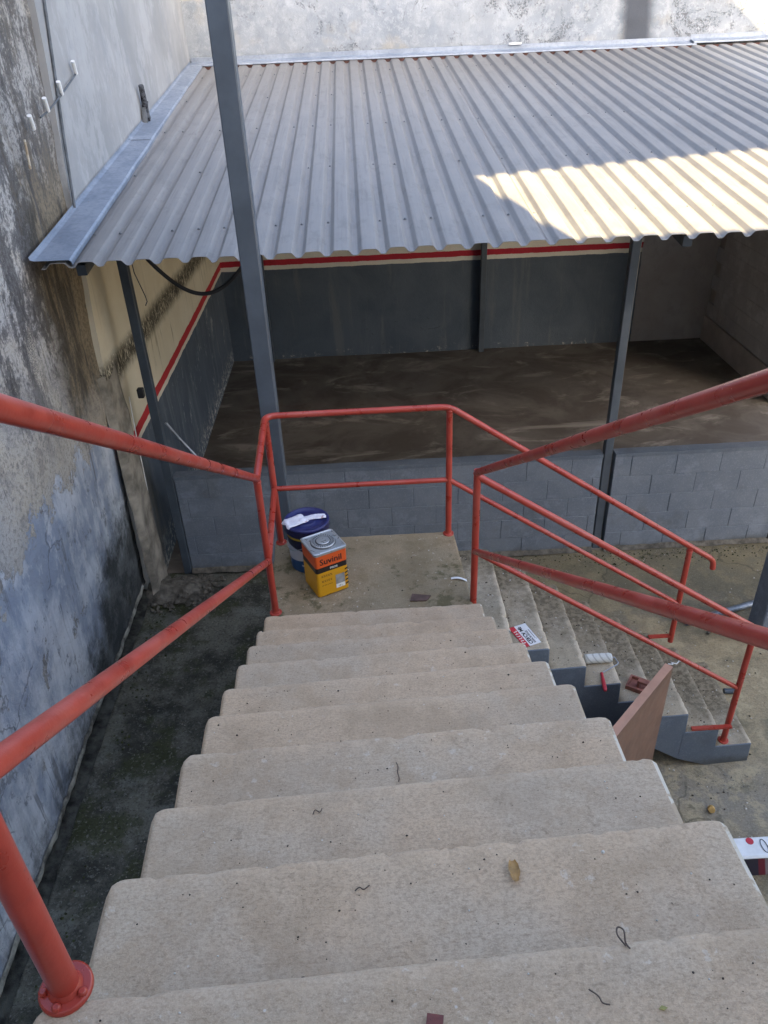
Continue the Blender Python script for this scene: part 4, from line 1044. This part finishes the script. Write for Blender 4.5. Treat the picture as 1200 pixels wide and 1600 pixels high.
# ================================================================== loose litter
def scatter(name, mat, items, label=None, cat=None):
    mb = MB()
    for (x, y, z, r, f) in items:
        a = rnd(0, 6.28); k = random.choice((5, 6, 7)); ring_ = []
        ring_ = [(x+r*rnd(.7, 1.2)*math.cos(a+6.283*i/k), y+r*rnd(.6, 1.1)*math.sin(a+6.283*i/k), z) for i in range(k)]
        top = [(x+(p[0]-x)*.6, y+(p[1]-y)*.6, z+r*f*rnd(.7, 1.2)) for p in ring_]
        mb.add(ring_+top, [(i, (i+1) % k, k+(i+1) % k, k+i) for i in range(k)] + [tuple(range(k, 2*k))])
    o = mb.build(name, mat); return tag(o, label, cat, None, 'stuff')
dark, pale = [], []
for i, (l, r, z) in enumerate(nos):
    y0 = nos[i-1][0][1] if i else l[1]-.28
    for k in range(60):
        u = rnd(.03, .97); v = random.random()**.7; x = l[0]+(r[0]-l[0])*u; y = y0+.03+(l[1]+(r[1]-l[1])*u*1. - .03 - y0-.03)*v
        (dark if random.random() < .8 else pale).append((x, y, z+.0005, rnd(.0008, .0024)*(1.9 if random.random() < .10 else 1), .7))
for k in range(60): (dark if k % 2 else pale).append((rnd(-.58, .5), rnd(3.25, 4.1), ZL, rnd(.002, .005), .7))
for i in range(8):
    for k in range(34): (dark if random.random() < .45 else pale).append((rnd(sx[i]+.02, sx[i+1]-.03), rnd(ynear(sx[i])+.03, yfar(sx[i])-.03), ZL-RISE*(i+1), rnd(.002, .006), .7))
for k in range(420):
    (pale if random.random() < .5 else dark).append((rnd(.9, 5), rnd(2.2, 5.8), .012*0+.006, rnd(.003, .009), .6))
scatter('dark_crumbs', plain('dark_crumb', (.06, .045, .035), .9, 0, .3, 60), dark)
scatter('pale_crumbs', plain('pale_crumb', (.55, .52, .46), .9, 0, .2, 60), pale)
moss = []
for k in range(420):
    x = -.62 - abs(random.gauss(0, .16)); y = rnd(1.2, 4.2); moss.append((x, y, .004 + (0 if y < 4.2 else -.02), rnd(.004, .013), rnd(.5, .9)))
for k in range(160): moss.append((-1.95+abs(random.gauss(0, .10)), rnd(1.6, 5.4), .012, rnd(.004, .012), .8))
for k in range(420): moss.append((rnd(.75, 5.1), 5.83-abs(random.gauss(0, .10)), .006, rnd(.003, .010), .7))
scatter('moss_clumps', plain('moss_green', (.050, .056, .020), .95, 0, .4, 50, .4), moss)
grit = []
for k in range(500): grit.append((rnd(.75, 5.1), 5.835-abs(random.gauss(0, .07)), .006, rnd(.002, .007), .7))
for k in range(260): grit.append((rnd(-1.9, -.65), rnd(1.0, 5.7), .003, rnd(.002, .006), .7))
for k in range(160): grit.append((rnd(1.9, 3.2), 3.30-abs(random.gauss(0, .12)), .006, rnd(.002, .007), .7))
scatter('grit', plain('loose_grit', (.27, .24, .19), .95, 0, .35, 50, .3), grit)
rub = []
for k in range(150):
    d = abs(random.gauss(0, 1)); x = -1.98 + .62*random.random()**1.5; y = 5.80 - .5*random.random()**1.4
    rub.append((x, y, .0+.05*max(0, (-1.6-x)), rnd(.006, .03)*(1.5 if random.random() < .12 else 1), rnd(.5, 1.)))
for k in range(60): rub.append((rnd(-2.0, -.7), rnd(3.0, 5.6), .0, rnd(.004, .011), .7))
scatter('rubble', M['rock'], rub)
mb = MB()                                               # heap of broken mortar at the wall end
def heap(u, v):
    x = -2.05+.55*u; y = 5.42+.42*v
    return (x, y, -.01 + .13*math.exp(-((x+1.98)/.16)**2-((y-5.62)/.13)**2) + .07*math.exp(-((x+1.72)/.12)**2-((y-5.66)/.12)**2) + .03*fbm(x, y, 0, 9))
vs, fs = grid(heap, 26, 22)
tag(MB().add(vs, fs).build('rubble_heap', M['rock']), kind='stuff')
def zt_(k): return H-1.136-RISE*k
t = thing('dry_leaf', (.22, .813, zt_(1)), 'curled yellow brown leaf lying on the second visible step', 'leaf')
vs, fs = grid(lambda u, v: (.22+(u-.5)*.020*(1-.5*(2*v-1)**2)+.003*nz(u, v, 0, 4), .813+(v-.5)*.040, zt_(1)+.002+.010*(u-.5)**2*4*.5+.003*nz(u, v, 4, 6)+.002), 6, 8)
MB().add(vs, fs, 0, True).build('blade', plain('leaf_ochre', (.36, .21, .075), .7, 0, .2, 60), t)
def smooth(P_, k=5):
    out = []; n = len(P_)
    for i in range(n-1):
        a, b_, c_, d = P_[max(0, i-1)], P_[i], P_[i+1], P_[min(n-1, i+2)]
        for j in range(k):
            t_ = j/k; out.append(.5*((2*b_) + (c_-a)*t_ + (2*a-5*b_+4*c_-d)*t_**2 + (-a+3*b_-3*c_+d)*t_**3))
    return out + [P_[-1]]
def twig(pts, z, label, r=.0011, mat=None, name='twig'):
    t = thing(name, (*pts[0], z), label, name); MB().tube(smooth([Vector((p[0], p[1], z+.002+.002*(i % 2))) for i, p in enumerate(pts)]), r, 6).build('stem', mat or TW, t)
TW = plain('twig_brown', (.10, .072, .055), .85, 0, .2, 40)
twig([(-.066, .795), (-.058, .800), (-.05, .797), (-.04, .803)], zt_(1), 'short dark twig lying left of the dry leaf')
twig([(.028, 1.345), (.032, 1.33), (.030, 1.315), (.033, 1.295), (.031, 1.285)], zt_(3), 'short dark twig lying mid step, pointing down the flight', .0014)
twig([(.33, .585), (.322, .600), (.326, .612), (.333, .606), (.331, .590), (.334, .580)], zt_(0), 'looped dry twig on the nearest step, right of the middle', .0013)
twig([(.262, .530), (.272, .520), (.276, .512), (.285, .508)], zt_(0), 'crooked thin twig near the bottom edge of the nearest step')
twig([(-.165, 1.08), (-.16, 1.09), (-.15, 1.085), (-.145, 1.093)], zt_(2), 'tiny forked twig at the left of the third step')
flat('brick_chip', [(.034, .490), (.056, .488), (.060, .507), (.038, .511)], zt_(0), .006, plain('brick_red', (.17, .055, .045), .8, 0, .2, 40), 'small dark red brick chip on the nearest step', 'chip')
flat('green_leaf', [(.348, .500), (.355, .498), (.361, .501), (.354, .5045)], zt_(0), .001, plain('leaf_green', (.30, .27, .08), .7, 0, .2, 40), 'tiny yellowish green leaf on the nearest step', 'leaf')
# ================================================================== unseen blocker added behind the camera to shade the scene
t = thing('shade_blocker', (1, -2.2, 0), 'unseen wall added behind the stairs to shade the scene, with a gap for the sun patch', 'house')
YF, YB = -2.0, -2.22
def occ(x, y, z):                                       # where the sun ray through a point crosses the blocker
    k = (y-YF)/-SUN_DIR.y; return x+SUN_DIR.x*k, z+k*math.tan(math.radians(SUN_EL))
XJ = (occ(.947, 6.184, 3.325)[0] + occ(1.215, 4.789, 3.158)[0])/2
ZS = occ(2, 4.76, ZE+.022)[1]
A1, A2 = occ(1.0, 6.10, rz(6.10)), occ(3.28, 6.48, rz(6.48))
lin = (YF-YB)/-SUN_DIR.y*math.tan(math.radians(SUN_EL)); ls = (A2[1]-A1[1])/(A2[0]-A1[0])
def ZT(x): return A1[1] + lin + ls*(x-A1[0])
G1, G2 = occ(4.81, 11.2, 4.328), occ(5.13, 11.2, 4.063); gs = (G2[1]-G1[1])/(G2[0]-G1[0])
XL = -2.9; XP = XL+2.5; XE = 10.5
def slabp(name, poly):
    n = len(poly); vs = [(p[0], YF, p[1]) for p in poly] + [(p[0], YB, p[1]) for p in poly]
    MB().add(vs, [tuple(range(n)), tuple(reversed(range(n, 2*n)))] + [(i, n+i, n+(i+1) % n, (i+1) % n) for i in range(n)]).build(name, M['house'], t)
slabp('blocker_base', [(XL, -.04), (XE, -.04), (XE, ZS), (XL, ZS)])
slabp('blocker_side', [(XL, ZS), (XJ, ZS), (XJ, ZT(XJ)), (XL, ZT(XJ))])
top = occ(-2, 11.2, 4.6)[1]
xt = G1[0] + (top-G1[1])/gs
slabp('blocker_top', [(XL, ZT(XJ)+.002), (XJ, ZT(XJ)+.002), (G2[0]+.6, ZT(G2[0]+.6)), (G2[0]+.6, max(ZT(G2[0]+.6)+.1, G2[1]+gs*.6)), (xt, top), (XL, top)])
